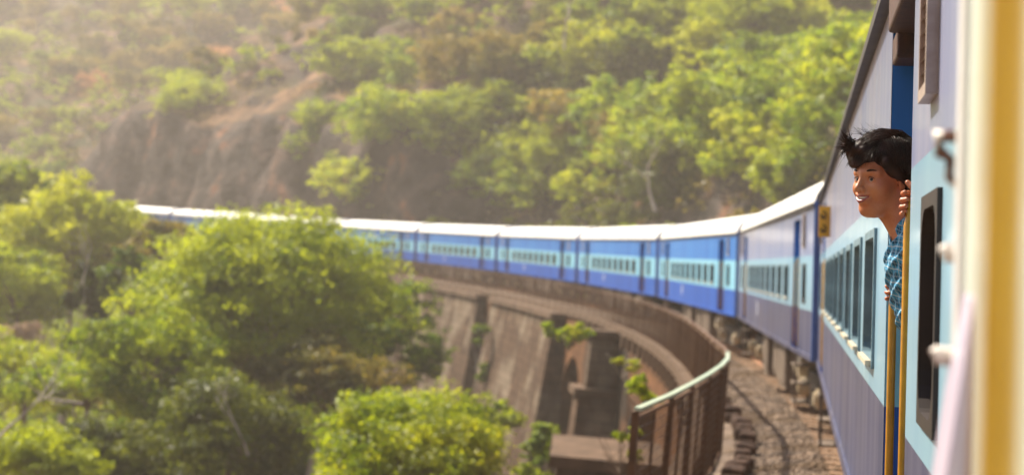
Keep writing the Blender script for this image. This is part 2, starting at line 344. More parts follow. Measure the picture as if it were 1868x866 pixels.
# fence
POST = mat('rusty_brown_fence_paint', col('4c3018'), col('6e4826'), 7, .6, .3)
TOPR = mat('green_painted_top_rail', col('9fb89c'), col('c8ccae'), 5, .4, coat=.2)
fen = thing('railing_fence', 'long brown wire mesh railing with pale green top rail along the viaduct path', 'fence')
FS = np.concatenate([[-.9, 1.4], np.arange(3.5, 140, 2.0)]); 
FS = np.concatenate([np.arange(-1.7, 140, 2.05)])
pm = MB(); pm.box(-.03, .03, -.035, .035, 0, 1.32); pme = pm.mesh('post', POST)
tp = MB()
fz = ZT+.02
for s in FS:
    o = link('post', pme, fen); o.location = fr(s, FT(s), fz); o.rotation_euler = (random.uniform(-.01, .01), random.uniform(-.012, .012), s/R+random.uniform(-.05, .05))
for a, b_ in zip(FS[:-1], FS[1:]):
    pa, pb = Vector(fr(a, FT(a), fz+1.34)), Vector(fr(b_, FT(b_), fz+1.34)); L_ = (pb-pa).length
    rm = MB(); rm.box(-.028, .028, -.02, L_-.02-.012, -.014, .014)
    o = rm.build('top_rail', TOPR if a < 10 else POST, fen); o.location = pa; o.rotation_euler = (0, 0, atan2(pb.y-pa.y, pb.x-pa.x)-pi/2)
    if a == FS[0]:
        wm = MB()
        for k in range(1, 23): wm.tube([(0, .09*k, .06), (0, .09*k, 1.28)], .0035, 3, cap=False)
        for k in range(14): wm.tube([(.004, .04, 0.07+.092*k), (.004, 2.02, 0.07+.092*k)], .0035, 3, cap=False)
        for z in (.07, 1.27): wm.box(-.012, .012, .05, 2.0, z-.014, z+.014)
        wm.box(-.012, .012, 1.0, 1.035, .08, 1.27)
        wme = wm.mesh('wire_mesh_panel', POST)
    o = link('wire_mesh_panel', wme, fen); o.location = pa-Vector((0, 0, 1.34)); o.rotation_euler = (0, 0, atan2(pb.y-pa.y, pb.x-pa.x)-pi/2)

# ------------------------------------------------------------------ coaches
HL, HW = 10.65, 1.62
ZB, Z1, Z2_, ZE = 1.25, 1.91, 2.68, 3.39
WIN = [(-6.1+1.58*k, -6.1+1.58*k+1.0) for k in range(8)]
WZ = (2.0, 2.57)
TOI = [(-9.38, -8.84), (8.84, 9.38)]
DOOR = [(-8.22, -6.97), (6.97, 8.22)]; DZ = (1.25, 3.24)
ROOFP = [(HW+.015, ZE), (HW-.01, ZE+.12), (HW-.10, ZE+.27), (HW-.32, ZE+.42), (HW-.7, ZE+.54), (.45, ZE+.60), (0, ZE+.62)]
ROOFP = ROOFP+[(-x, z) for x, z in ROOFP[-2::-1]]
def side(m, x, holes, flip):
    ys = sorted({-HL, HL} | {v for h in holes for v in h[:2]}); zs = sorted({ZB, Z1, Z2_, ZE} | {v for h in holes for v in h[2:]})
    for y0, y1 in zip(ys[:-1], ys[1:]):
        for z0, z1 in zip(zs[:-1], zs[1:]):
            yc, zc = (y0+y1)/2, (z0+z1)/2
            if any(h[0] < yc < h[1] and h[2] < zc < h[3] for h in holes): continue
            mi = 0 if zc > Z2_ else (1 if zc > Z1 else 2)
            q = [(x, y0, z0), (x, y1, z0), (x, y1, z1), (x, y0, z1)]
            m.quad(*(q[::-1] if flip else q), mi)
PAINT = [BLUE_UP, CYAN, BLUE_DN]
def bandbox(m, x0, x1, y0, y1, z0, z1):        # box split at the paint bands
    zs = sorted({z0, z1} | {z for z in (Z1, Z2_) if z0 < z < z1})
    for a, b_ in zip(zs[:-1], zs[1:]): m.box(x0, x1, y0, y1, a, b_, 0 if (a+b_)/2 > Z2_ else (1 if (a+b_)/2 > Z1 else 2))
def rrect(y0, y1, z0, z1, r, n=4):
    out = []
    for cy, cz, a0 in ((y1-r, z1-r, 0), (y0+r, z1-r, 90), (y0+r, z0+r, 180), (y1-r, z0+r, 270)):
        for k in range(n+1): a = radians(a0+90*k/n); out.append((cy+r*cos(a), cz+r*sin(a)))
    return out
def window_meshes(wd, h, r=.07):
    """frame ring with rounded inner corners, reveal, pane, sill; local origin at lower corner, outside is -x"""
    m = MB(); inn = rrect(.035, wd-.035, .035, h-.035, r); k = len(inn)
    def outer(p):
        y, z = p; cy, cz = wd/2, h/2; dy, dz = y-cy, z-cz; f = min(wd/2/abs(dy) if dy else 9, h/2/abs(dz) if dz else 9); return (cy+dy*f, cz+dz*f)
    out = [outer(p) for p in inn]
    V = [(-.012, y, z) for y, z in out]+[(-.012, y, z) for y, z in inn]+[(.07, y, z) for y, z in inn]+[(.002, y, z) for y, z in out]
    F = []
    for i in range(k):
        j = (i+1) % k; F += [(i, j, k+j, k+i), (k+i, k+j, 2*k+j, 2*k+i), (3*k+i, 3*k+j, j, i)]
    # square corners outside
    m.add(V, F, 0)
    cs = [(0, 0), (wd, 0), (wd, h), (0, h)]
    for cy, cz in cs:
        i = min(range(k), key=lambda q: hypot(out[q][0]-cy, out[q][1]-cz))
        a, b_, c = out[(i-1) % k], out[i], out[(i+1) % k]
        m.add([(-.0115, cy, cz), (-.0115, *a), (-.0115, *b_), (-.0115, *c)], [(0, 1, 2), (0, 2, 3)], 0)
    p = MB(); p.add([(.055, y, z) for y, z in inn], [tuple(range(k))])
    for zz in (.36,): p.box(.035, .054, .04, wd-.04, h*zz*0+h*.5-.008, h*.5+.008)
    s = MB(); s.box(-.035, .05, .05, wd-.05, .012, .032)
    return m, p, s
FRAME = mat('window_frame_paint', col('7c9aa6'), col('5c747e'), 5, .4)
INNERF = mat('dark_window_surround', col('1c1210'), col('2e1f19'), 5, .5)
def coach_parts(root, near=False):
    holes = [(a, b_, *WZ) for a, b_ in WIN+TOI]+[(a, b_, *DZ) for a, b_ in DOOR]
    m = MB(); side(m, -HW, holes, True); side(m, HW, [], False)
    for y, fl in ((-HL, 0), (HL, 1)):
        V = [(x, y, z) for x, z in ROOFP]; V = V+[(-HW, y, ZB), (HW, y, ZB)]
        # end wall with a gangway hole is covered by the bellows
        F = tuple(range(len(V))); m.add(V, [F if fl else F[::-1]], 2)
    m.quad((-HW, -HL, ZB), (-HW, HL, ZB), (HW, HL, ZB), (HW, -HL, ZB), 3)
    for (a, b_) in DOOR:                       # recess jambs, lintel and threshold
        D = .17
        
        for ya, yb_ in ((b_, b_+.02), (a-.02, a)): jm = MB(); bandbox(jm, -HW+.002, -HW+D, ya, yb_, DZ[0]+.01, DZ[1]); jm.build('door_jamb', [CL_UP, CL_CY, CL_DN], root)
        m.box(-HW+.002, -HW+D, a, b_, DZ[1], DZ[1]+.02, 3)
        m.box(-HW+.002, -HW+D, a, b_, DZ[0]-.02, DZ[0]+.008, 3)
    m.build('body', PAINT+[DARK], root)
    # lower skirt lip and waist rail
    m = MB()
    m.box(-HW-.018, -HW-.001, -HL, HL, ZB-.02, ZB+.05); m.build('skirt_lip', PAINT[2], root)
    m = MB()
    V = []; ysr = [-HL, -HL+.25, -HL+.9, -HL+.901]+[HL-.901, HL-.9, HL-.25, HL]
    for y in ysr:
        e = abs(y); f = 1 if e < HL-.89 else (.93 if e < HL-.2 else .72)
        V += [(x*(1 if f > .9 else .995), y, ZE+(z-ZE)*f) for x, z in ROOFP]
    k = len(ROOFP); m.add(V, [(i*k+j+1, i*k+j, (i+1)*k+j, (i+1)*k+j+1) for i in range(len(ysr)-1) for j in range(k-1)]+[tuple(range(k))[::-1], tuple((len(ysr)-1)*k+j for j in range(k))])
    m.build('roof', WHITE, root, smooth=False)
    m = MB(); m.box(-HW-.045, -HW+.005, -HL, HL, ZE-.03, ZE+.012); m.build('gutter', GUTTER, root)
    fm, pmn, smm = window_meshes(1.0, WZ[1]-WZ[0]); fme, pme_, sme_ = fm.mesh('window', [FRAME]), pmn.mesh('pane', GLASS), smm.mesh('sill', CREAM)
    for a, b_ in WIN:
        o = link('window', fme, root, (-HW, a, WZ[0])); link('pane', pme_, o); link('sill', sme_, o)
    fm, pmn, smm = window_meshes(TOI[0][1]-TOI[0][0], WZ[1]-WZ[0], .1); fme, pme_, sme_ = fm.mesh('toilet_window', [INNERF]), pmn.mesh('pane', GLASS), smm.mesh('sill', CREAM)
    for a, b_ in TOI:
        o = link('toilet_window', fme, root, (-HW, a, WZ[0])); link('pane', pme_, o)
        vm = MB(); z0, z1, y0, y1 = 2.80, 3.28, a+.20, a+.46
        vm.box(-.03, 0, 0, y1-y0, 0, .03); vm.box(-.03, 0, 0, y1-y0, z1-z0-.03, z1-z0); vm.box(-.03, 0, 0, .025, .03, z1-z0-.03); vm.box(-.03, 0, y1-y0-.025, y1-y0, .03, z1-z0-.03)
        vm.quad((-.003, .02, .02), (-.003, y1-y0-.02, .02), (-.003, y1-y0-.02, z1-z0-.02), (-.003, .02, z1-z0-.02), 1); vo = vm.build('vent', [VENTL, BROWN], root, loc=(-HW-.001, y0, z0))
        lm = MB()
        lm.quad((-.027, .02, 0), (-.027, y1-y0-.02, 0), (-.008, y1-y0-.02, .016), (-.008, .02, .016)); lme = lm.mesh('louvre', VENTL)
        for q in range(12): link('louvre', lme, vo, (0, 0, .032+.034*q))
    for di, (a, b_) in enumerate(DOOR):
        if near and di == 0: continue
        d = MB(); bandbox(d, -HW+.15, -HW+.169, a+.002, b_-.002, DZ[0]+.01, DZ[1]-.002); dr_ = d.build('door', [CL_UP, CL_CY, CL_DN], root)
        g_ = MB(); g_.box(-HW+.140, -HW+.149, (a+b_)/2-.22, (a+b_)/2+.22, 2.05, 2.6); g_.build('door_window', GLASS, dr_)
        g_ = MB(); g_.tube([(-HW+.13, b_-.25, 2.0), (-HW+.1, b_-.25, 2.02), (-HW+.1, b_-.25, 2.14), (-HW+.13, b_-.25, 2.16)], .009); g_.build('door_handle', CREAM, dr_)
    for (a, b_) in DOOR:
        for y in (a+.19, b_-.31):
            hm = MB(); X = -HW+.006; hm.tube([(X+.06, 0, 1.30), (X+.012, 0, 1.36), (X, 0, 1.44), (X, 0, 2.52), (X+.012, 0, 2.59), (X+.06, 0, 2.64)], .0145, 10)
            hm.build('handrail', YEL, root, smooth=True, loc=(0, y, 0))
        sm2 = MB()
        for q, z in enumerate((1.02, .74, .46)): sm2.box(-HW-.02, -HW+.22, a+.3, b_-.3, z, z+.03)
        sm2.box(-HW-.01, -HW+.02, a+.3, a+.34, .46, 1.24); sm2.box(-HW-.01, -HW+.02, b_-.34, b_-.3, .46, 1.24)
        sm2.build('door_steps', BOXG, root)
    # bogies
    for yb in (-7.4, 7.4):
        bm_ = MB()
        for x in (-1.15, 1.15):
            bm_.box(x-.09, x+.09, yb-1.85, yb+1.85, .62, .86); bm_.box(x-.07, x+.07, yb-.55, yb+.55, .34, .64)
            for q in (-1.22, 1.22):
                bm_.tube([(x-.02, yb+q-.25, .3), (x-.02, yb+q-.25, .68)], .09, 8); bm_.tube([(x-.02, yb+q+.25, .3), (x-.02, yb+q+.25, .68)], .09, 8)
        bm_.box(-1.1, 1.1, yb-.3, yb+.3, .55, 1.1)
        bo = bm_.build('bogie', DARK, root)
        for q in (-1.45, 1.45):
            for x in (-.86, .86):
                wm2 = MB(); wm2.disc((x, yb+q, .457+.16), .457, (1, 0, 0), .12, 24); wm2.disc((x*1.09, yb+q, .457+.16), .31, (1, 0, 0), .03, 20); wm2.build('wheel', RUST, bo)
            ax = MB(); ax.disc((-1.31, yb+q, .60), .15, (1, 0, 0), .14, 16); ax.disc((-1.40, yb+q, .60), .10, (1, 0, 0), .05, 14); ax.build('axle_box', AXLE, bo)
    for (y0, y1, z0, z1, x1) in ((-4.4, -2.6, .42, 1.2, -1.5), (-1.9, -.5, .5, 1.2, -1.45), (.4, 1.6, .38, 1.2, -1.5), (2.5, 4.4, .55, 1.2, -1.35)):
        m = MB(); m.box(x1, x1+.7, y0, y1, z0, z1); m.box(x1-.02, x1, y0+.1, (y0+y1)/2-.04, z0+.08, z1-.1); m.box(x1-.02, x1, (y0+y1)/2+.04, y1-.1, z0+.08, z1-.1)
        m.build('equipment_box', BOXG, root, bevel=.015)
    m = MB(); m.disc((-1.1, -5.2+.0, .85), .3, (0, 1, 0), 1.0, 18); m.build('air_tank', AXLE, root)
    m = MB(); m.box(-1.2, 1.2, -HL+.3, HL-.3, 1.06, 1.24); m.build('underframe', DARK, root)
    # gangway bellows between coaches
    for sgn in (-1, 1):
        m = MB()
        for q in range(4):
            y = sgn*(HL+.02+.11*q); m.box(-.78, .78, min(y, y+sgn*.07), max(y, y+sgn*.07), 1.2, 3.45); m.box(-.70, .70, min(y+sgn*.07, y+sgn*.11), max(y+sgn*.07, y+sgn*.11), 1.25, 3.4)
        m.build('gangway_bellows', RUBBER, root)
        m = MB(); m.box(-HW-.014, -HW+.05, sgn*(HL)-.045, sgn*(HL)+.035, ZB-.02, ZE+.05); m.build('end_post', ENDP, root)
        m = MB(); m.tube([(-.85, sgn*HL, 1.05), (-.85, sgn*(HL+.5), 1.05)], [.08, .1], 10); m.disc((-.85, sgn*(HL+.5), 1.05), .24, (0, 1, 0), .05, 16); m.build('buffer', DARK, root)
    if not near: m = MB(); m.box(-HW-.006, -HW-.001, 2.2, 2.42, 1.52, 1.80); m.build('number_plate', PLATE, root)
GUTTER = mat('dark_dirty_gutter', col('2c2622'), col('4a4038'), 6, .6)
VENTL = mat('vent_louvre_paint', col('b4a498'), col('8a7468'), 6, .4)
ENDP = mat('end_post_paint', col('3b5ea6'), col('5b79b2'), 3, .4)
PLATE = mat('white_number_plate', col('d9dbe6'), col('c4c8d8'), 9, .5)
CANT = .06
def place(o, x, y, h):                         # heading h to the left of +Y, canted to the left
    o.rotation_mode = 'ZYX' if False else 'XYZ'
    o.matrix_world = Matrix.Translation((x, y, .097)) @ Matrix.Rotation(h, 4, 'Z') @ Matrix.Rotation(-CANT, 4, 'Y')
joints = [np.array([1.945, 24.70])]; heads = []
for i in range(1, 15):
    h = .078+.09*(i-1); heads.append(h); joints.append(joints[-1]+22.3*np.array([-sin(h), cos(h)]))
GRP = 'coaches of the blue passenger train'
ordn = ['first', 'second', 'third', 'fourth', 'fifth', 'sixth', 'seventh', 'eighth', 'ninth', 'tenth', 'eleventh', 'twelfth', 'thirteenth', 'fourteenth']
proto = thing('passenger_coach', 'blue coach with pale window band, directly ahead of the coach the person leans from', 'train coach', group=GRP)
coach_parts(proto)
PAINT = [CL_UP, CL_CY, CL_DN]
proto2 = thing('passenger_coach', 'x', 'train coach', group=GRP); coach_parts(proto2); tr = tree_of(proto2)
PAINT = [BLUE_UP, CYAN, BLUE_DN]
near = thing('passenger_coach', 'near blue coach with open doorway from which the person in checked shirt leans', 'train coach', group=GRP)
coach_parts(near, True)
def xoff(z=EYE): return .325+HW*cos(CANT)+CANT*z
place(near, xoff(), 24.2-HL, 0)
for i in range(14):
    c = proto if i == 0 else (proto2 if i == 1 else copy_tree(proto2, None, tr))
    if i: c['label'] = 'blue coach, %s along the curve ahead of the coach the person leans from' % ordn[i] if i < 9 else 'far blue coach, %s ahead of the coach the person leans from, behind the trees' % ordn[i]
    mid = (joints[i]+joints[i+1])/2; place(c, mid[0]+.10*cos(heads[i]), mid[1]+.10*sin(heads[i]), heads[i])
# near coach: vestibule behind the open door
VEST = mat('vestibule_lining', col('8f8a78'), col('6f6a5c'), 3, .6)
m = MB(); a, b_ = DOOR[0]; x0, x1 = -HW+.17, .3
m.quad((x0, a-.02, 1.27), (x0, b_+.02, 1.27), (x1, b_+.02, 1.27), (x1, a-.02, 1.27)); m.quad((x0, a-.02, 3.2), (x1, a-.02, 3.2), (x1, b_+.02, 3.2), (x0, b_+.02, 3.2))
m.quad((x1, a-.02, 1.27), (x1, b_+.02, 1.27), (x1, b_+.02, 3.2), (x1, a-.02, 3.2)); m.quad((x0, a-.021, 1.27), (x1, a-.021, 1.27), (x1, a-.021, 3.2), (x0, a-.021, 3.2)); m.quad((x0, b_+.021, 1.27), (x0, b_+.021, 3.2), (x1, b_+.021, 3.2), (x1, b_+.021, 1.27))
m.build('vestibule', VEST, near)
m = MB(); m.box(-HW+.2, -HW+.9, b_-.04, b_-.005, 1.28, 3.1); m.build('door', CL_UP, near)
# header box over the open door and a dark box standing in for the lintel's shade
m = MB(); m.box(-HW-.03, -HW+.15, a-.1, b_-.3, 3.20, 3.36); m.build('door_header', BROWN, near, bevel=.01)
m = MB(); m.box(-HW+.0, -HW+.12, b_-.28, b_-.02, 3.12, 3.22); m.build('lintel_shade_box', BROWN, near, bevel=.01)
# yellow double sided door number board hanging out from the wall
YB = mat('yellow_board', col('e0a416'), col('cf920f'), 9, .5); INK = mat('black_board_lettering', col('1a1408'))
yb = 17.4-(24.2-HL)
m = MB(); m.box(-HW-.115, -HW-.005, yb-.03, yb+.03, 2.76, 3.05); bd = m.build('number_board', YB, near, bevel=.004)
m = MB()
cx = -HW-.062
for cz, n0 in ((2.97, 0), (2.84, 1)):
    m.tube([(cx-.018+.036*sin(q*.55)*(1 if q < 7 else .4), yb-.032, cz+.032*cos(q*.55)) for q in range(10)], .0065, 5)
    m.tube([(cx+.02, yb-.032, cz), (cx-.02, yb-.032, cz-.01), (cx+.012, yb-.032, cz-.04)], .0065, 5)
m.build('board_lettering', INK, bd)

# ------------------------------------------------------------------ the coach the photographer leans from
PGLARE = mat('glare_bleached_side_paint', col('dfe6d8'), col('cfdccf'), 3, .35, .05, 9, coat=.4)  # blue coach side painted pale, glare put into the colour
PWHITE = mat('white_corner_paint', col('f2efe9'), col('e6e2da'), 4, .35, coat=.4)
LILAC = mat('lilac_grey_lower_paint', col('cfc2d2'), col('bdb0c4'), 4, .4, coat=.3)
own = thing('passenger_coach', 'pale doorway edge of the coach at the right of the view, nearest of all', 'train coach', group=GRP)
own.matrix_world = Matrix.Translation((.197, 2.2, 0)) @ Matrix.Rotation(-.052, 4, 'Z') @ Matrix.Rotation(-CANT, 4, 'Y') @ Matrix.Translation((CANT*EYE, 0, 0))
m = MB(); m.box(.0, 2.9, -20, -.062, ZB, ZE); m.build('body', PGLARE, own, bevel=.01)
m = MB(); m.box(-.012, .9, -.06, 0, ZB-.1, ZE+.02); m.build('corner_post', PWHITE, own, bevel=.012)
m = MB(); m.box(0, 2.9, -20, 0, ZE+.022, ZE+.5); m.build('roof', WHITE, own, bevel=.2)
m = MB(); V = []
for y in (-.30, .03):
    for x, z in ((-.001, 2.33), (-.016, 2.22), (-.034, 2.08), (-.05, 1.9), (-.05, 1.5), (.1, 1.4), (.1, 2.33)): V.append((x, y, z))
m.add(V, [(j, (j+1) % 7, 7+(j+1) % 7, 7+j) for j in range(7)]+[tuple(range(7))[::-1], tuple(range(7, 14))]); m.build('flared_panel', LILAC, own, bevel=.008)
m = MB(); X = -.0
m.tube([(.02, -1.23, 1.35), (-.026, -1.23, 1.42), (-.026, -1.23, 3.0), (.02, -1.23, 3.08)], .0118, 16); m.build('handrail', mat('sunlit_yellow_enamel', col('e2b23a'), col('d8a42e'), 8, .3, coat=.4), own, smooth=True)
HINGE = mat('chipped_white_bracket', col('d8cfc4'), col('5c3826'), 26, .4, .2, lo=.44, hi=.54)
def brk(pts, r):
    m = MB(); m.tube(pts, r, 8); m.build('bracket', HINGE, own, smooth=True)
# bracket positions run down the corner post
brk([(-.005, .0, 2.512), (-.034, .0, 2.512), (-.030, .0, 2.492), (-.018, .0, 2.485), (-.019, .0, 2.462), (-.012, .0, 2.456), (.0, .0, 2.456)], [.008, .010, .009, .006, .006, .006, .006])
brk([(.005, .0, 2.372), (-.022, .0, 2.374), (-.026, .0, 2.372)], [.011, .012, .009])
brk([(.005, .0, 2.250), (-.030, .0, 2.252), (-.034, .0, 2.25)], [.011, .012, .009])
# ------------------------------------------------------------------ the person leaning out of the near door
def smin(a, b, k): h = np.clip(.5+.5*(b-a)/k, 0, 1); return b*(1-h)+a*h-k*h*(1-h)
def smax(a, b, k): return -smin(-a, -b, k)
def ell(c, r, A=None):
    c = np.array(c, float); r = np.array(r, float)
    def f(p):
        q = p-c
        if A is not None: q = q@A
        k0 = np.linalg.norm(q/r, axis=1); k1 = np.linalg.norm(q/(r*r), axis=1)+1e-9; return k0*(k0-1)/k1
    return f
def cap(a, b_, ra, rb=None):
    a = np.array(a, float); b_ = np.array(b_, float); rb = ra if rb is None else rb; d = b_-a; dd = d@d+1e-12
    def f(p): h = np.clip((p-a)@d/dd, 0, 1); return np.linalg.norm(p-a-h[:, None]*d, axis=1)-(ra+(rb-ra)*h)
    return f
def nets(f, lo, hi, h, K=8):
    lo = np.array(lo, float); n = (np.ceil((np.array(hi)-lo)/h/K).astype(int))*K+1
    D = np.ones(n, np.float32); nb = (n-1)//K
    g = np.stack(np.meshgrid(*[np.arange(q) for q in nb], indexing='ij'), -1).reshape(-1, 3)
    dc = f(lo+(g*K+K/2)*h); act = np.abs(dc) < K*h*1.35
    for q in g[(~act) & (dc < 0)]: D[q[0]*K:q[0]*K+K+1, q[1]*K:q[1]*K+K+1, q[2]*K:q[2]*K+K+1] = -1
    ga = g[act]; loc = np.stack(np.meshgrid(*[np.arange(K+1)]*3, indexing='ij'), -1).reshape(-1, 3)
    for c0 in range(0, len(ga), 400):
        idx = (ga[c0:c0+400, None]*K+loc[None]).reshape(-1, 3); D[idx[:, 0], idx[:, 1], idx[:, 2]] = f(lo+idx*h)
    S = D < 0; cell = np.zeros(n-1, bool); any_ = np.zeros(n-1, bool); all_ = np.ones(n-1, bool)
    for dx in (0, 1):
        for dy in (0, 1):
            for dz in (0, 1):
                q = S[dx:n[0]-1+dx, dy:n[1]-1+dy, dz:n[2]-1+dz]; any_ |= q; all_ &= q
    cell = any_ & ~all_; ids = -np.ones(n-1, int); cs = np.argwhere(cell); ids[cell] = np.arange(len(cs))
    acc = np.zeros((len(cs), 3)); cnt = np.zeros(len(cs)); co = [np.array(c) for c in np.ndindex(2, 2, 2)]
    for i, a in enumerate(co):
        for b_ in co[i+1:]:
            if np.abs(a-b_).sum() != 1: continue
            pa = cs+a; pb = cs+b_; da = D[pa[:, 0], pa[:, 1], pa[:, 2]]; db = D[pb[:, 0], pb[:, 1], pb[:, 2]]; m_ = (da < 0) != (db < 0)
            t = np.where(m_, da/(da-db+1e-12), 0)[:, None]; acc += np.where(m_[:, None], pa+(pb-pa)*t, 0); cnt += m_
    V = lo+acc/cnt[:, None]*h; F = []
    for ax in range(3):
        e = np.zeros(3, int); e[ax] = 1; o1 = np.zeros(3, int); o1[(ax+1) % 3] = 1; o2 = np.zeros(3, int); o2[(ax+2) % 3] = 1
        A = S[:n[0]-e[0], :n[1]-e[1], :n[2]-e[2]]; B = S[e[0]:, e[1]:, e[2]:]
        w_ = np.argwhere(A != B); w_ = w_[(w_.min(1) > 0) & (w_ < n-2).all(1)]; sg = A[w_[:, 0], w_[:, 1], w_[:, 2]]
        q = [ids[tuple((w_-s).T)] for s in (0*o1, o1, o1+o2, o2)]; q = np.stack(q, 1); q[~sg] = q[~sg][:, ::-1]; F.append(q)
    F = np.concatenate(F); F = F[(F >= 0).all(1)]
    return V, F
def union(ps, k):
    def f(p):
        d = None
        for q in ps: d = q(p) if d is None else smin(d, q(p), k)
        return d
    return f
HC = at(1612, 326, 5.66)
yw, pt, rl = radians(221), radians(-4), radians(0)      # facing: left and a little towards the camera
fx = np.array([cos(yw)*cos(pt), sin(yw)*cos(pt), sin(pt)]); ly = np.array([-sin(yw), cos(yw), 0]); uz = np.cross(fx, ly)
ly2 = ly*cos(rl)+uz*sin(rl); uz2 = np.cross(fx, ly2); HM = np.stack([fx, ly2, uz2], 1)    # columns: forward, left, up
def H(p): return HC+HM@np.array(p, float)
def head_local(p):
    sy = np.array([1, 1, 1.0]); q = p.copy(); ay = np.abs(q[:, 1]); q[:, 1] = ay            # mirror
    E_ = lambda c, r: ell(c, r)(q); Cp = lambda a, b_, r, r2=None: cap(a, b_, r, r2)(q)
    d = E_((-.015, 0, .035), (.096, .072, .082))
    d = smin(d, E_((.028, 0, -.028), (.062, .060, .088)), .03)
    d = smin(d, E_((.056, 0, -.098), (.027, .027, .021)), .025)                              # chin
    d = smin(d, Cp((-.014, .057, -.052), (.046, .024, -.098), .017, .016), .026)             # jaw
    d = smin(d, E_((.052, .040, -.032), (.031, .026, .029)), .02)                            # cheek
    d = smin(d, Cp((.083, .004, .017), (.070, .046, .016), .0125, .010), .018)               # brow
    d = smin(d, Cp((.084, 0, .012), (.104, 0, -.027), .0075, .0095), .012)                   # nose bridge
    d = smin(d, E_((.106, 0, -.034), (.0115, .010, .0095)), .008)
    d = smin(d, E_((.097, .0125, -.037), (.0105, .0065, .0075)), .006)                       # nostril wing
    d = smax(d, -E_((.101, .0062, -.0445), (.0045, .0032, .004)), .003)
    d = smax(d, -E_((.092, .031, -.004), (.019, .017, .0105)), .010)                         # eye socket
    d = smin(d, E_((.072, .0315, -.0035), (.0142, .0168, .0118)), .006)                      # lids round the eye
    d = smax(d, -E_((.086, .0315, -.0045), (.0065, .0135, .0042)), .0025)                    # lid opening
    # mouth: lips curved up in a smile
    lipx = lambda y: .0945-11*y*y
    mz = -.062
    yy = np.minimum(ay, .03); lx = .0935-14*yy*yy; lz = mz+9*yy*yy
    d = smin(d, E_((.083, 0, mz), (.014, .026, .020)), .012)
    up_ = np.sqrt((q[:, 0]-lx)**2+(np.maximum(ay-.029, 0))**2+((q[:, 2]-(lz+.0075-.10*yy))/.85)**2)-.0048
    lo_ = np.sqrt((q[:, 0]-(lx-.0015))**2+(np.maximum(ay-.027, 0))**2+((q[:, 2]-(lz-.0095+.22*yy)))**2)-.0056
    d = smin(d, up_, .005); d = smin(d, lo_, .005)
    op = np.sqrt(((q[:, 0]-lx-.002)/.011)**2+(ay/.028)**2+((q[:, 2]-lz+.0005)/.0076)**2)-1; d = smax(d, -op*.0076, .002)
    # ear
    d = smin(d, E_((-.008, .074, -.008), (.015, .008, .029)), .008)
    d = smax(d, -E_((-.006, .083, -.004), (.008, .006, .017)), .004)
    return d
nb0 = H((-.03, 0, -.06)); nb1 = np.array([.372, 5.73, 2.475])
POLE_N = (xoff()+.012-HW*cos(CANT)-CANT*2.55, 13.55-8.03); POLE_F = (xoff()+.012-HW*cos(CANT)-CANT*2.32, 13.55-7.28)
def hand(pc, z0, wrist, up_thumb, th0=0):
    """four bent fingers closed round an upright rail, thumb on the other side"""
    X, Y = pc; P = []
    ring = lambda a, z, r: (X+r*cos(a), Y+r*sin(a), z)
    L4 = [(.031, 205), (.0105, 232), (-.0105, 226), (-.031, 196)]
    for dz, ae in L4:
        pts = [ring(radians(a)+th0, z0+dz*1.0-.003*(i % 2), .0245+(.0035 if i in (1, 3) else 0)) for i, a in enumerate(np.linspace(20, ae, 5))]
        rr_ = [.0098, .0092, .0088, .0083, .0074]
        for i in range(4): P.append(cap(pts[i], pts[i+1], rr_[i]*.96, rr_[i+1]*.96))
    palm = union([ell(ring(th0, z0, .037), (.014, .022, .043))], .01)
    tb = [ring(th0-.3, z0+.02, .040), ring(th0-1.0, z0+.038, .030), ring(th0-1.75, z0+.05, .0265), ring(th0-2.3, z0+.060, .026)]
    T = [cap(tb[i], tb[i+1], (.0125, .0105, .0095)[i], (.0105, .0095, .008)[i]) for i in range(3)]
    Wc = cap(ring(th0, z0-.01, .05), wrist, .024, .025)
    fin = [union(P[i*4:i*4+4], .003) for i in range(4)]
    def f(p):
        d = fin[0](p)
        for q in fin[1:]: d = np.minimum(d, q(p))
        d = smin(d, palm(p), .008); d = smin(d, union(T, .004)(p), .006); return smin(d, Wc(p), .015)
    return f
LW = (POLE_N[0]+.10, POLE_N[1]+.01, 2.50); RW = (POLE_F[0]+.10, POLE_F[1], 2.27)
hl = hand(POLE_N, 2.585, LW, True); hr = hand(POLE_F, 2.325, RW, True)
LS, LE = (.43, 5.64, 2.43), (.64, 5.60, 2.22); RS, RE_ = (.415, 5.95, 2.43), (.60, 6.14, 2.16)
arms = union([cap(LS, LE, .043, .036), cap(LE, LW, .034, .025), cap(RS, RE_, .043, .036), cap(RE_, RW, .034, .025)], .02)
torso = union([ell((.385, 5.745, 2.41), (.100, .165, .10)), ell((.425, 5.76, 2.30), (.105, .145, .13)), ell((.50, 5.78, 2.12), (.095, .135, .12)), ell((.60, 5.80, 2.0), (.12, .165, .11)), cap((.400, 5.62, 2.47), (.39, 5.87, 2.47), .048)], .06)
legs = union([cap((.62, 5.72, 1.98), (.60, 5.70, 1.65), .078, .052), cap((.60, 5.70, 1.65), (.72, 5.68, 1.36), .050, .034), cap((.62, 5.88, 1.98), (.56, 5.90, 1.66), .078, .052), cap((.56, 5.90, 1.66), (.74, 5.92, 1.36), .050, .034),
              cap((.74, 5.68, 1.31), (.55, 5.66, 1.30), .030, .025), cap((.76, 5.92, 1.31), (.57, 5.90, 1.30), .030, .025)], .03)
neck = cap(nb0, nb1, .054, .062)
def body_f(p):
    d = np.full(len(p), 9.0)
    mk = np.linalg.norm(p-HC, axis=1) < .26
    if mk.any(): d[mk] = head_local((p[mk]-HC)@HM)
    d = smin(d, neck(p), .028); d = smin(d, smin(torso(p), neck(p), .05), .02)
    for q in (arms,): d = smin(d, q(p), .03)
    d = smin(d, legs(p), .04)
    d = smin(d, hl(p), .004); return smin(d, hr(p), .004)
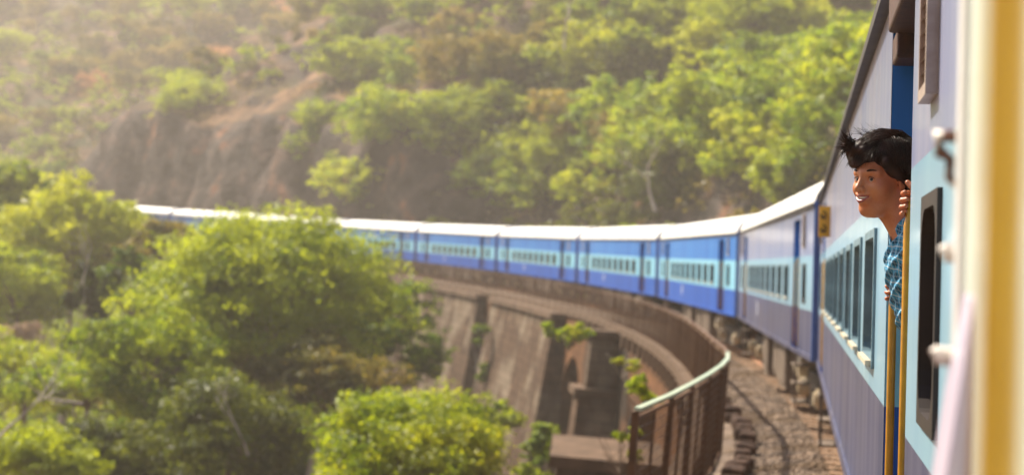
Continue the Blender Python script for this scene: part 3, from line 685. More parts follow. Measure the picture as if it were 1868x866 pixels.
SKIN = mat('warm_brown_skin', col('b8693e'), col('c47d50'), 14, .42, .05, 260, c3=col('be6c48'), lo=.4, hi=.6, spec=.45)
SKIN.node_tree.nodes['Principled BSDF'].inputs['Subsurface Weight'].default_value = .12
SKIN.node_tree.nodes['Principled BSDF'].inputs['Subsurface Radius'].default_value = (.012, .005, .003)
per = thing('person', 'smiling person with short dark hair and blue checked shirt leaning out of coach door', 'person', (.7, 5.8, 1.28))
def pc(name, me): o = link(name, me, per, (-.7, -5.8, -1.28)); return o
V, F = nets(body_f, (.05, 5.28, 1.24), (.90, 6.30, 2.84), .0068)
# the head again at fine pitch, welded in: one surface for the whole figure
hz0 = HC[2]-.175
Vh, Fh = nets(body_f, (HC[0]-.2, 5.30, hz0-.06), (HC[0]+.22, HC[1]+.2, HC[2]+.16), .0026)
def cut(V, F, keep): 
    fk = keep(V[F].mean(1)); F = F[fk]; u, inv = np.unique(F, return_inverse=True); return V[u], inv.reshape(F.shape)
inb = lambda c: (c[:, 2] > hz0) & (c[:, 0] < HC[0]+.2) & (c[:, 1] < HC[1]+.18)
V1, F1 = cut(V, F, lambda c: ~((c[:, 2] > hz0+.006) & (c[:, 0] < HC[0]+.19) & (c[:, 1] < HC[1]+.17)))
V2_, F2_ = cut(Vh, Fh, inb)
bme = npmesh('body', np.concatenate([V1, V2_]), np.concatenate([F1, F2_+len(V1)]), SKIN, True); bo = pc('body', bme)
EYEW = mat('eye_white', col('b8aca0'), rough=.15); IRIS = mat('brown_iris', col('2a140a'), rough=.08); LIP = mat('lip_tone', col('9c4a40'), rough=.35); TEETH = mat('tooth_white', col('e8e0d0'), rough=.25); MOUTH = mat('mouth_inside', col('3a1410'), rough=.6)
HAIRM = mat('dark_brown_hair', col('1a0c06'), col('3c1d0e'), 30, .42, spec=.22)
def sphere(c, r, nm, mt, sc=(1, 1, 1), n=16):
    bm = bmesh.new(); bmesh.ops.create_uvsphere(bm, u_segments=n, v_segments=n//2+2, radius=r)
    for v in bm.verts: v.co = Vector(HM @ (np.array(v.co)*np.array(sc)))+Vector(c)
    me = bpy.data.meshes.new(nm); bm.to_mesh(me); bm.free(); me.materials.append(mt); me.polygons.foreach_set('use_smooth', [True]*len(me.polygons)); return pc(nm, me)
for s_ in (1, -1):
    sphere(H((.0735, s_*.0315, -.0045)), .0118, 'eye', EYEW)
    sphere(H((.0800, s_*.0310+.0025, -.0038)), .0066, 'iris', IRIS)
    m = MB(); m.tube([H((.081+.010*(1-abs(t-.35))-.026*max(0, t-.45)**1.4, s_*(.013+.040*t), .0185+.006*sin(t*2.6))) for t in np.linspace(0, 1, 7)], [.0018, .0030, .0034, .0032, .0027, .002, .001], 5); o = m.build('eyebrow', HAIRM, per); o.location = (-.7, -5.8, -1.28)
    m = MB(); m.tube([H((.0800+.0062*sin(pi*t), s_*(.0165+.030*t), -.0020+.0058*sin(pi*t))) for t in np.linspace(0, 1, 8)], [.0006, .0011, .0013, .0014, .0014, .0013, .001, .0005], 5); o = m.build('eyelash', HAIRM, per); o.location = (-.7, -5.8, -1.28)
m = MB(); V = []
for j, zz in enumerate((-.0570, -.0600, -.0640)):
    for y in np.linspace(-.026, .026, 13): V.append(H((.0905-14*y*y*.8, y, zz+8*y*y)))
m.add(V, [(j*13+i, j*13+i+1, (j+1)*13+i+1, (j+1)*13+i) for j in range(2) for i in range(12)]); o = m.build('teeth', TEETH, per, smooth=True); o.location = (-.7, -5.8, -1.28)
sphere(H((.070, 0, -.062)), .02, 'mouth_lining', MOUTH, (.8, 1.1, .6))
for nm, dz, rr_ in (('upper_lip', .0078, .0042), ('lower_lip', -.0098, .0052)):
    m = MB(); pts = []
    for y in np.linspace(-.027, .027, 13): pts.append(H((.0945-14*y*y, y, -.062+9*y*y+dz*(1-(y/.029)**2))))
    m.tube(pts, [rr_*max(.25, math.sqrt(1-(y/.0285)**2)) for y in np.linspace(-.027, .027, 13)], 8); o = m.build(nm, LIP, per, smooth=True); o.location = (-.7, -5.8, -1.28)
# hair: a solid mass plus swept locks
def hair_f(p):
    q = (p-HC)@HM; d = ell((-.022, 0, .046), (.108, .088, .088))(q)
    d = smin(d, ell((-.05, 0, .01), (.075, .083, .085))(q), .03)
    d = smin(d, ell((.055, -.028, .088), (.062, .062, .036))(q), .03)
    d = smin(d, ell((.082, -.036, .060), (.026, .038, .038))(q), .022)
    d = smin(d, ell((.030, .066, .045), (.042, .022, .040))(q), .02)
    hl_ = smin(cap((.055, .065, .050), (.004, .082, .004), .018, .013)(q), cap((.004, .082, .01), (-.022, .082, -.022), .014, .009)(q), .01); d = smin(d, hl_, .016)
    n_ = .0015*np.sin(q[:, 0]*150+q[:, 1]*90)+.0012*np.sin(q[:, 1]*210-q[:, 2]*120+1)
    face = ell((.085, .018, -.038), (.062, .090, .078))(q); d = smax(d, -face, .012)
    nape = -(q[:, 2]+.062+.25*(q[:, 0]+.05)); d = smax(d, nape, .02)
    return d+n_+.0035
V, F = nets(hair_f, tuple(HC-.21), tuple(HC+.21), .0035)
hme = npmesh('hair', V, F, HAIRM, True); ho = pc('hair', hme)
m = MB(); rh = random.Random(5)
def lock(pts, r, w=4): m.tube([H(p) for p in pts], [r, r*.95, r*.8, r*.5, r*.08], w, cap=False)
def lk(a, b_, c, r, w=4):
    a, b_, c = map(np.array, (a, b_, c)); lock([(1-t)**2*a+2*t*(1-t)*b_+t*t*c for t in np.linspace(0, 1, 5)], r, w)
j_ = lambda s: rh.gauss(0, s)
HE, HR_ = np.array((-.022, 0, .046)), np.array((.110, .090, .091))
def swept(d0, d1, r, lift=.004, tip=.0):
    d0 = np.array(d0, float); d1 = np.array(d1, float); d0 /= np.linalg.norm(d0); d1 /= np.linalg.norm(d1); pts = []
    for t in np.linspace(0, 1, 7):
        d = d0*(1-t)+d1*t; d /= np.linalg.norm(d); pts.append(H(HE+HR_*d*(1+lift/.09*sin(pi*t)+tip*t*t)))
    m.tube(pts, [r*.7, r, r*1.05, r, r*.85, r*.55, r*.1], 4, cap=False)
for k in range(1500):                          # over the crown to the fringe, on the far side of the forehead
    v = rh.uniform(-1, 1); s0 = rh.uniform(-.9, .35)
    swept((s0, .45+.3*v+j_(.1), .95), (1+s0*.25, -.62+.30*v+j_(.14), .34+.18*s0+j_(.12)), rh.uniform(.0006, .0014), .004+abs(j_(.006)), .10+abs(j_(.06)))
for k in range(900):                           # down the near side in front of the ear
    u = rh.random(); swept((.45-.9*u+j_(.08), .30+j_(.12), 1), (.58-.85*u+j_(.10), 1, -.02-.30*u+j_(.07)), rh.uniform(.0006, .0013), .004+abs(j_(.005)), .02+abs(j_(.02)))
for k in range(900):                           # loose ends below the fringe and at the temple
    v = rh.random(); e1 = (1, -.75+1.35*v+j_(.08), -.02+.30*v*v+j_(.13)) if k % 3 else (.62+j_(.12), 1, -.22+j_(.16))
    swept((e1[0], e1[1]*.8, .8+j_(.1)), e1, rh.uniform(.0005, .0010), .004, .10+abs(j_(.10)) if k % 3 else .01)
for k in range(260):                           # parted lock across the near temple
    swept((.35+j_(.1), .40+j_(.08), .9), (.80+j_(.06), .62+j_(.07), .32+j_(.07)), rh.uniform(.0006, .0013), .010, .05)
for k in range(110):                           # tuft blown up and forward
    a = (.07+j_(.012), -.035+j_(.012), .095+j_(.010)); b_ = (.13+j_(.008), -.040+j_(.008), .10+j_(.01)); c = (.122+j_(.012), -.045+j_(.01), .140+j_(.012)) if k % 2 else (.150+j_(.008), -.04+j_(.01), .085+j_(.022))
    lk(a, b_, c, rh.uniform(.0007, .0020))
for k in range(60):                            # fine loose hairs on top
    a = (-.05+rh.random()*.10, j_(.04), .125); b_ = (a[0]+.04, a[1], .148+j_(.004)); c = (a[0]+.08+j_(.02), a[1]+j_(.015), .150+j_(.014)); lk(a, b_, c, .0005, 3)
o = m.build('hair_lock', HAIRM, per, smooth=True); o.location = (-.7, -5.8, -1.28); o['kind'] = 'stuff'
# checked shirt
def shirt_mat():
    m = bpy.data.materials.new('blue_checked_cotton'); m.use_nodes = True; n = m.node_tree.nodes; L = m.node_tree.links; b = n['Principled BSDF']; b.inputs['Roughness'].default_value = .85; b.inputs['Specular IOR Level'].default_value = .15
    tc = n.new('ShaderNodeTexCoord'); nn = n.new('ShaderNodeTexNoise'); nn.inputs['Scale'].default_value = 9; L.new(tc.outputs['Object'], nn.inputs[0])
    wv = n.new('ShaderNodeVectorMath'); wv.operation = 'MULTIPLY_ADD'; L.new(nn.outputs['Color'], wv.inputs[0]); wv.inputs[1].default_value = (.035, .035, .035); L.new(tc.outputs['Object'], wv.inputs[2])
    sp = n.new('ShaderNodeSeparateXYZ'); L.new(wv.outputs[0], sp.inputs[0])
    def mth(op, a, b_=None, c=None):
        q = n.new('ShaderNodeMath'); q.operation = op
        for i, v in enumerate((a, b_, c)):
            if v is None: continue
            if isinstance(v, (int, float)): q.inputs[i].default_value = v
            else: L.new(v, q.inputs[i])
        return q.outputs[0]
    u = mth('SUBTRACT', mth('MULTIPLY', sp.outputs[0], .9), mth('MULTIPLY', sp.outputs[1], .75)); v = mth('ADD', sp.outputs[2], mth('MULTIPLY', sp.outputs[0], .35))
    def band(c, per_, w, off=0): return mth('LESS_THAN', mth('FRACT', mth('ADD', mth('DIVIDE', c, per_), off+50)), w)
    base = n.new('ShaderNodeMixRGB'); base.inputs[1].default_value = col('4a9cc4'); base.inputs[2].default_value = col('1d4a64'); L.new(mth('MULTIPLY', mth('ADD', band(u, .036, .5), band(v, .036, .5)), .5), base.inputs[0])
    w1 = mth('MAXIMUM', band(u, .036, .085, .27), band(v, .036, .085, .27)); w2 = mth('MULTIPLY', mth('MAXIMUM', band(u, .036, .07, .77), band(v, .036, .07, .77)), .4)
    mx = n.new('ShaderNodeMixRGB'); L.new(mth('MAXIMUM', w1, w2), mx.inputs[0]); L.new(base.outputs[0], mx.inputs[1]); mx.inputs[2].default_value = col('a8bcc8'); L.new(mx.outputs[0], b.inputs['Base Color'])
    return m
SHIRT = shirt_mat()
sarm = union([cap(LS, LE, .058, .050), cap(LE, (LW[0]+.03, LW[1], LW[2]-.02), .048, .036), cap(RS, RE_, .058, .050), cap(RE_, (RW[0]+.03, RW[1], RW[2]-.02), .048, .036)], .02)
def shirt_f(p):
    d = smin(torso(p)-.014, sarm(p), .03)
    d = smin(d, cap((nb1[0]+.005, nb1[1], nb1[2]-.02), (nb1[0]-.012, nb1[1]-.006, nb1[2]+.035), .078, .068)(p), .03)
    d = smax(d, -(cap(nb1+(nb1-nb0)*.1, nb0, .062, .064)(p)), .006)
    w_ = .0045*np.sin(p[:, 2]*85+p[:, 1]*38)+.0035*np.sin(p[:, 2]*150-p[:, 0]*120+p[:, 1]*60); d = d+w_
    return smax(d, 1.98-p[:, 2], .01)
V, F = nets(shirt_f, (.2, 5.36, 1.94), (.84, 6.3, 2.56), .005); pc('shirt', npmesh('shirt', V, F, SHIRT, True))
# collar: two pointed leaves standing round the neck
ax_ = (nb0-nb1)/np.linalg.norm(nb0-nb1); fa = np.array([-.93, -.36, 0]); fa = fa-ax_*(fa@ax_); fa /= np.linalg.norm(fa); la = np.cross(ax_, fa)
for s_ in (1, -1):
    V = []; nA = 11
    for k in range(nA):
        a = s_*(.28+2.6*k/(nA-1)); tip = max(0, 1-k/3.2)
        for rr_, hh in ((.069, .058), (.086, .012), (.089+.006*tip, -.004-.032*tip)):
            V.append(nb1+ax_*(hh+.006)+(fa*cos(a)+la*sin(a))*rr_)
    m = MB(); m.add(V, [(3*k+j, 3*k+j+1, 3*k+4+j, 3*k+3+j) for k in range(nA-1) for j in range(2)]); o = m.build('collar', SHIRT, per, smooth=True); o.location = (-.7, -5.8, -1.28)
    md = o.modifiers.new('t', 'SOLIDIFY'); md.thickness = .004
TRO = mat('dark_trousers', col('20242e'), col('2c3040'), 6, .85); SHOE = mat('dark_shoes', col('1c1614'), rough=.5)
V, F = nets(lambda p: smax(smax(smin(legs(p)-.012, smax(torso(p)-.006, p[:, 2]-2.06, .01), .02), 1.34-p[:, 2], .005), p[:, 2]-2.06, .005), (.4, 5.5, 1.3), (.86, 6.1, 2.1), .009); pc('trousers', npmesh('trousers', V, F, TRO, True))
for y in (5.67, 5.91):
    V, F = nets(union([cap((.76, y, 1.315), (.53, y-.02, 1.305), .042, .036)], .01), (.4, y-.1, 1.25), (.86, y+.1, 1.4), .008); pc('shoe', npmesh('shoe', V, F, SHOE, True))
# ------------------------------------------------------------------ vegetation
LG = leafmat('green_leaves', col('304a04'), col('5a7406'), col('94a00e'))
LY = leafmat('yellow_green_leaves', col('4e7006'), col('7a900c'), col('a6ac16'))
LL = leafmat('lime_leaves', col('4c6604'), col('7c8c06'), col('a8aa18'), .5)
LO = leafmat('olive_leaves', col('3e440c'), col('5e5e14'), col('8a7c2a'))
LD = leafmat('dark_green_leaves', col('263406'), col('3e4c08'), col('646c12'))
LB = leafmat('dry_orange_brown_leaves', col('8a6438'), col('a88048'), col('c89c60'))
LS_ = leafmat('dry_scrub_twigs', col('5c4a3e'), col('7c6654'), col('a08a6c'), .25)
BARK = mat('brown_bark', col('5c4a3a'), col('7e6a56'), 6, .9, .4, 12)
PALEB = mat('pale_bare_branch', col('a89a8c'), col('c8bcae'), 6, .85, .2, 12)
def leaves(cen, nrm, size, rg, asp=.55):
    n = len(cen); a = rg.normal(size=(n, 3)); nrm = nrm+rg.normal(size=(n, 3))*.55; nrm /= np.linalg.norm(nrm, axis=1)[:, None]
    u = np.cross(nrm, a); u /= np.linalg.norm(u, axis=1)[:, None]+1e-9; v = np.cross(nrm, u)
    L_ = size*rg.uniform(.6, 1.3, n)[:, None]; W_ = L_*asp
    return np.stack([cen-u*L_*.5, cen+v*W_*.5, cen+u*L_*.5, cen-v*W_*.5], 1)
def crown(seed, rx, rz, nb, nl, leaf, flat=.62, droop=0, br=(.24, .40)):
    """leaf quads gathered in clumps through a dome; returns verts, faces, clump centres"""
    rg = np.random.default_rng(seed); B = []
    for k in range(nb):
        d = rg.normal(size=3); d[2] = d[2]*.9+.22; d /= np.linalg.norm(d)
        r = rg.uniform(.45, .92)**.8; B.append(d*r*np.array([rx, rx, rz]))
    B = np.array(B); lop = 1+.22*np.sin(np.arctan2(B[:, 1], B[:, 0])*2+seed); B[:, :2] *= lop[:, None]
    rb = rg.uniform(br[0], br[1], nb)*rx; C_ = []; N_ = []
    for c, r in zip(B, rb):
        k = max(10, int(nl/nb*(r/rx/.32)**2)); nsb = max(4, k//26); ds = rg.normal(size=(nsb, 3)); ds[:, 2] += .3; ds /= np.linalg.norm(ds, axis=1)[:, None]
        sc_ = ds*(r*rg.uniform(.45, 1.22, nsb))[:, None]; q_ = rg.integers(0, nsb, k); d = ds[q_]+rg.normal(size=(k, 3))*.35
        p = c+(sc_[q_]+rg.normal(size=(k, 3))*np.array([.17, .17, .12])*r)*np.array([1, 1, flat+.12])
        C_.append(p); N_.append(d*np.array([1, 1, 1.2])+np.array([0, 0, .45]))
    V = leaves(np.concatenate(C_), np.concatenate(N_), leaf, rg).reshape(-1, 3)
    return V, np.arange(len(V)).reshape(-1, 4), B
def trunk(B, h, r, seed, every=1):
    rr = random.Random(seed); m = MB(); top = Vector((rr.uniform(-.3, .3), rr.uniform(-.3, .3), -.2*h*0))
    fork = Vector((rr.uniform(-.2, .2), rr.uniform(-.2, .2), -.32*max(1, abs(float(B[:, 2].min()))+1)))
    m.tube([(0, 0, -h), (rr.uniform(-.3, .3), rr.uniform(-.3, .3), -h*.55), fork], [r*1.3, r, r*.75], 8)
    for k, b_ in enumerate(B[::every]):
        b_ = Vector(b_); mid = fork.lerp(b_, .5)+Vector((rr.uniform(-.4, .4), rr.uniform(-.4, .4), rr.uniform(-.2, .5)))
        m.tube([fork, mid, b_*.96], [r*.45, r*.26, r*.08], 5)
    return m
def make_tree(name, label, cat, seed, rx, rz, nb, nl, leaf, lm, h, group=None, bark=None, r=.22, **kw):
    V, F, B = crown(seed, rx, rz, nb, nl, leaf, **kw)
    t = thing(name, label, cat, group=group)
    trunk(B, h, r, seed, 2 if nb > 24 else 1).build('trunk', bark or BARK, t); link('crown', npmesh('crown', V, F, lm), t)
    return t
# --- individual trees in the valley and along the viaduct: direction, half width and half height, distance
VAL = [
 ('leafy_tree', 'big broad green tree in the valley covering the middle of the train', 492, 566, 225, 160, 76, LG, 90, 78000, .21),
 ('leafy_tree', 'green tree spreading below the right shoulder of the big broad tree, against the viaduct piers', 685, 615, 118, 105, 82, LG, 22, 16000, .22),
 ('leafy_tree', 'bright green lower crown at the left foot of the big broad tree', 275, 670, 135, 110, 68, LG, 34, 24000, .19),
 ('leafy_tree', 'dull olive crown under the big broad tree, above the lime bush', 590, 700, 140, 80, 70, LO, 24, 18000, .19),
 ('leafy_tree', 'shaded green tree filling the middle bottom edge left of the lime bush', 420, 800, 170, 95, 60, LD, 26, 20000, .17),
 ('lime_bush', 'bright lime yellow bush at the bottom edge in front of the viaduct', 745, 838, 190, 118, 42, LL, 70, 46000, .12),
 ('leafy_tree', 'yellow green tree at left whose crown hides the far end of the train', 140, 440, 128, 108, 112, LY, 44, 30000, .30),
 ('leafy_tree', 'round green tree at the left edge, just above the yellow green crown', 25, 372, 82, 70, 126, LG, 16, 10000, .32),
 ('leafy_tree', 'dull green tree between the yellow green tree and the big broad tree', 292, 455, 85, 50, 106, LO, 16, 11000, .28),
 ('ivy_tree', 'slender dark tree wrapped in ivy standing in the left valley', 150, 575, 44, 95, 86, LD, 18, 9000, .20),
 ('leafy_tree', 'small rounded green tree right beside the slender ivy tree', 235, 545, 75, 85, 92, LG, 16, 10000, .24),
 ('leafy_tree', 'green tree at the left edge beside the pinkish dry scrub', 30, 540, 110, 95, 104, LG, 26, 15000, .26),
 ('dry_tree', 'pinkish brown dry bush at the left edge of the valley', 30, 622, 62, 30, 96, LS_, 14, 4500, .22),
 ('leafy_tree', 'green bush low at the left edge above the pale dead branches', 50, 690, 125, 70, 80, LG, 16, 9000, .2),
 ('leafy_tree', 'yellow green thin bush behind the pale dead branches', 160, 715, 115, 75, 72, LY, 16, 9000, .18),
 ('leafy_tree', 'bright bush in the bottom left corner of the view', 70, 850, 110, 75, 56, LG, 26, 12000, .16),
 ('leafy_tree', 'green bush on the bottom edge right of the corner bush', 215, 850, 120, 80, 58, LD, 26, 12000, .16),
 ('leafy_tree', 'bright green bush between the tall pier and the stepped pier block', 1000, 845, 62, 75, 56, LG, 14, 8000, .16),
 ('leafy_tree', 'green bush growing in the narrow gap between two battered piers', 878, 640, 26, 62, 100, LG, 8, 2600, .22),
 ('leafy_tree', 'pale green bush at the foot of the piers behind the lime bush', 905, 770, 60, 45, 74, LG, 10, 5000, .2),
 ('wall_plant', 'bright green plant sprouting from the viaduct wall beside the arch', 1040, 610, 42, 24, 63, LY, 9, 1700, .2),
 ('wall_plant', 'small green plant on the orange wall right of the upright pier', 1140, 665, 22, 16, 46, LY, 6, 700, .13),
 ('wall_plant', 'feathery green plant on the viaduct wall left of the railing end', 1186, 712, 42, 24, 27, LY, 9, 1500, .075),
 ('wall_plant', 'tall lime plant standing against the first railing post', 1142, 820, 30, 55, 24, LL, 10, 1800, .06),
]
for i, (nm, lb, px, py, rx, rz, d, lm, nb, nl, lf) in enumerate(VAL):
    c = at(px, py, d); q = d/FPX; h = max(1.0, float(c[2])-gz(c[0], c[1])+.3)
    if nm == 'wall_plant': h = rz*q*1.2
    t = make_tree(nm, lb, {'lime_bush': 'bush', 'wall_plant': 'plant', 'dry_tree': 'bush'}.get(nm, 'tree'), 100+i, rx*q, rz*q, nb, nl, lf, lm, h, r=max(.02, rx*q*.05), bark=BARK if i % 3 else PALEB)
    t.location = c
# low growth on the valley floor, trees too many and too alike to tell apart
def far_proto(k, lm, bare=0):
    rx = [3.6, 3.0, 4.2, 3.2][k % 4]
    return dict(rx=rx, rz=rx*.72, nb=[20, 15, 24, 17][k % 4], nl=[7000, 5200, 8200, 6000][k % 4], lm=lm)
KIND = {
 'green': (LG, 'mid green leafy tree of the dense wood on the hillside', 'green trees on the wooded hillside'),
 'yellow': (LY, 'yellow green leafy tree on the sunlit hillside above the train', 'yellow green trees on the hillside'),
 'olive': (LO, 'dull olive tree in the hazy scrub on the hillside', 'olive trees on the hillside'),
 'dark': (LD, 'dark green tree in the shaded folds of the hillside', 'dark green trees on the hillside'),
 'dry': (LB, 'dry orange brown tree among the hillside scrub', 'dry trees on the hillside')}
PRO = {}
for kk, (lm, lb, gr) in KIND.items():
    PRO[kk] = []
    for v in range(3 if kk in ('green', 'yellow') else 2):
        f = far_proto(v+len(kk), lm); 
        if kk == 'dry': f['nl'] = 2200
        V, F, B = crown(500+v*7+len(kk), f['rx'], f['rz'], f['nb'], f['nl'], .34 if kk != 'dry' else .26)
        PRO[kk].append((trunk(B, 7.5, .2, v, 2).mesh('trunk', BARK), npmesh('crown', V, F, lm)))
LAB = []
def put(kk, p, sc, rz, label=None, group=None, sink=0):
    tm, cm_ = PRO[kk][random.randrange(len(PRO[kk]))]; t = thing('valley_tree' if label and 'valley' in label else ('trackside_tree' if label else 'hillside_tree'), label or KIND[kk][1], 'tree', (p[0], p[1], p[2]-sink), (0, 0, rz), group=group or KIND[kk][2])
    t.scale = (sc, sc, sc*random.uniform(.85, 1.15)); link('trunk', tm, t); link('crown', cm_, t); LAB.append((t, kk, p, sc, label)); return t
def hit(px, py):
    v = at(px, py, 1)-np.array([0, 0, EYE])
    ds = np.arange(30, 420, 1.5); P = np.array([0, 0, EYE])+ds[:, None]*v; s, t = st(P[:, 0], P[:, 1]); ok = P[:, 2] < ground(s, t)
    k = np.argmax(ok & ((t > 5) | (t < -6)))
    return (P[k], ds[k], float(t[k]), float(s[k])) if ok.any() else None
placed = []
def far_enough(p, r): return all(hypot(p[0]-q[0], p[1]-q[1]) > (r+q[2])*.40 for q in placed)
RT = random.Random(11); cnt = 0
def kind_at(px, py):
    g_ = fbm(px/160+3, py/120+1)+RT.uniform(-.12, .12)
    if px > 1000: return ('yellow' if g_ > .03 else 'green' if g_ > -.12 else 'dark'), 1.0
    if px > 620: return ('green' if g_ > .06 else 'yellow' if g_ > -.02 else 'olive' if g_ > -.14 else 'dark'), .85 if py > 170 else .42
    if px > 380: return ('green' if g_ > .08 else 'olive' if g_ > -.12 else 'dry'), .45 if py > 120 else .40
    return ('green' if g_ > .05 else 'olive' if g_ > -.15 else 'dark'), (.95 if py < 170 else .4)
BIG = [
 ('broad bright yellow green tree at upper right, its crown touching the near coach roofline', 1560, 150, 115, 105, LY),
 ('large yellow green tree hanging over the first two coaches ahead', 1400, 215, 125, 120, LY),
 ('large mid green tree at the top edge left of the broad yellow green one', 1330, 60, 120, 85, LG),
 ('rounded green tree low at right just above the nearest white coach roof', 1470, 320, 85, 60, LG),
 ('dark tree in the shaded hollow above the second coach ahead', 1240, 330, 90, 75, LD),
 ('tall dark green tree in the middle of the wood above the second coach ahead', 1210, 150, 90, 100, LD),
 ('tall green tree with yellow top above the third coach ahead', 1080, 130, 95, 80, LY),
 ('wide bright green tree drooping over the roof of the third coach ahead', 1010, 300, 120, 85, LG),
 ('bright green tree with rounded crown over the fourth coach ahead', 915, 335, 90, 65, LY),
 ('green tree standing above the fourth coach ahead left of the rounded crown', 850, 225, 85, 60, LG),
 ('yellow green tree on the brown slope above the fifth coach ahead', 735, 215, 85, 50, LY),
 ('bright green tree hanging over the rock face above the sixth coach', 605, 240, 62, 62, LG),
 ('yellow green tree leaning over the fifth coach at the right end of the rock face', 680, 335, 75, 50, LY),
 ('lone green bushy tree on the brown slope above the rock face', 360, 185, 70, 42, LG),
 ('orange tinged dry tree left of the rock face', 165, 160, 40, 22, LB),
]
for i, (lb, px, py, rx, rz, lm) in enumerate(BIG):
    hh = hit(px, py+rz*.2)
    if hh is None: continue
    p, d, t_, s_ = hh; q = d/FPX; h = 1.5+rz*q*.8
    t = make_tree('slope_tree', lb, 'tree', 700+i, rx*q*1.22, rz*q*1.15, 46, 19000, .34, lm, h, r=.2); t.location = Vector(p)+Vector((0, 0, .1)); placed.append((p[0], p[1], rx*q*.8))
for att in range(5200):
    if cnt >= 215: break
    px = RT.uniform(-90, 1720); py = RT.uniform(-110, 412)
    kk, dens = kind_at(px, py)
    if RT.random() > dens: continue
    hh = hit(px, py)
    if hh is None: continue
    p, d, t_, s_ = hh
    if t_ < 8.5 or (wcliff(s_) > .3 and t_ < 14): continue
    sc = RT.uniform(.6, 1.15)*(1.15 if px > 900 else .82); r = 3.6*sc
    if not far_enough(p, r): continue
    z = gz(p[0], p[1]); placed.append((p[0], p[1], r)); cnt += 1
    put(kk, (p[0], p[1], z+3.4*sc), sc, RT.uniform(0, 6.28))
# a row close behind the train so that no bare bank shows
for s_ in np.arange(22, 152, 4.6):
    for t0 in (8.8, 13.6, 19):
        s2 = s_+RT.uniform(-1.6, 1.6); t2 = t0+RT.uniform(-.8, 1.2); sc = RT.uniform(.7, 1.15); p = fr(s2, t2, 0)
        kk = RT.choice(['green', 'yellow', 'green', 'dark', 'olive']) if s_ < 120 else RT.choice(['olive', 'green', 'dark'])
        if t0 > 10 and RT.random() < .25: continue
        put(kk, (p[0], p[1], max(gz(p[0], p[1])+3.2*sc, 1.6*sc)), sc, RT.uniform(0, 6.28), {'green': 'mid green tree standing close behind the train', 'yellow': 'yellow green tree standing close behind the train', 'dark': 'dark green tree standing close behind the train', 'olive': 'dull olive tree standing close behind the train'}[kk], kk+' trees lining the track behind the train')
# the rest of the wood: smaller, hazier crowns past those kept single
fc = []; FM = []
for att in range(2600):
    if len(fc) >= 330: break
    px = RT.uniform(-90, 1500); py = RT.uniform(-60, 400); 
    if px > 700 and RT.random() < .5: continue
    hh = hit(px, py)
    if hh is None: continue
    p, d, t_, s_ = hh
    if t_ < 8 or (wcliff(s_) > .3 and t_ < 15) or fbm(px/120+8, py/80) < -.10 and px > 330: continue
    sc = RT.uniform(.45, .85)
    if any(hypot(p[0]-q[0], p[1]-q[1]) < 2.0 for q in fc): continue
    fc.append((p[0], p[1])); V, F, B = crown(3000+att, 3.3*sc, 2.4*sc, 9, 560, .42); V = V+np.array([p[0], p[1], gz(p[0], p[1])+1.9*sc]); FM.append((V, RT.random()))
for nm, lm, a, b_ in (('distant_wood', LG, 0, .5), ('distant_olive_wood', LO, .5, .85), ('distant_yellow_wood', LY, .85, 1.01)):
    VV = np.concatenate([v for v, q in FM if a <= q < b_]); o = link(nm, npmesh(nm, VV, np.arange(len(VV)).reshape(-1, 4), lm)); o['kind'] = 'stuff'; o['label'] = 'small crowns of the far hazy wood on the hillside'
# valley filler
for att in range(330):
    px = RT.uniform(-60, 1000); py = RT.uniform(470, 900); hh = hit(px, py)
    if hh is None: continue
    p, d, t_, s_ = hh
    if t_ > -9 or s_ > 320: continue
    sc = RT.uniform(.7, 1.25); 
    if not far_enough(p, 3*sc): continue
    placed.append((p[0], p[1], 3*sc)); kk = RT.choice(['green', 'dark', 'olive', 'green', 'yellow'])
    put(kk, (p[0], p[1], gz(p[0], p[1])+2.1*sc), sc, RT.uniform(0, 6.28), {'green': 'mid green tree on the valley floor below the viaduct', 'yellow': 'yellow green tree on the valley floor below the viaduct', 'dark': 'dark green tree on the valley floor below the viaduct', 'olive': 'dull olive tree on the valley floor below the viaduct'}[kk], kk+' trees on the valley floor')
# dry scrub on the slopes: one mass nobody could count
rg = np.random.default_rng(21); C_ = []; N_ = []
NC = 5200; s_ = rg.uniform(20, 345, NC); t_ = 7+rg.random(NC)**1.3*150; x_ = C0[0]+(R+t_)*np.cos(s_/R); y_ = C0[1]+(R+t_)*np.sin(s_/R); z_ = ground(s_, t_)
kp = ~((wcliff(s_) > .4) & (t_ < 13)); x_, y_, z_ = x_[kp], y_[kp], z_[kp]
for x, y, z in zip(x_, y_, z_):
    r = rg.uniform(.5, 1.7); k = 26; d = rg.normal(size=(k, 3)); d[:, 2] = np.abs(d[:, 2]); d /= np.linalg.norm(d, axis=1)[:, None]
    C_.append(np.array([x, y, z])+d*r*rg.uniform(.4, 1.1, (k, 1))*np.array([1, 1, .8])); N_.append(d)
V = leaves(np.concatenate(C_), np.concatenate(N_), .42, rg, .3).reshape(-1, 3)
o = link('hillside_scrub', npmesh('hillside_scrub', V, np.arange(len(V)).reshape(-1, 4), LS_)); o['kind'] = 'stuff'; o['label'] = 'dry brown scrub covering the slopes between the trees'
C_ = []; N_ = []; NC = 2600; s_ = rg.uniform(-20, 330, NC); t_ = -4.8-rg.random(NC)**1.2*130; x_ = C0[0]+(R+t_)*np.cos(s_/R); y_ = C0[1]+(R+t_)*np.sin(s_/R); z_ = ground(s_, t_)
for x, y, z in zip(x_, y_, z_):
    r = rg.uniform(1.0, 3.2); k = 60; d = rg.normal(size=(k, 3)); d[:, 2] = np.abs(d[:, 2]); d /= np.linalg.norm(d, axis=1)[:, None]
    C_.append(np.array([x, y, z])+d*r*rg.uniform(.4, 1.1, (k, 1))*np.array([1, 1, .9])); N_.append(d)
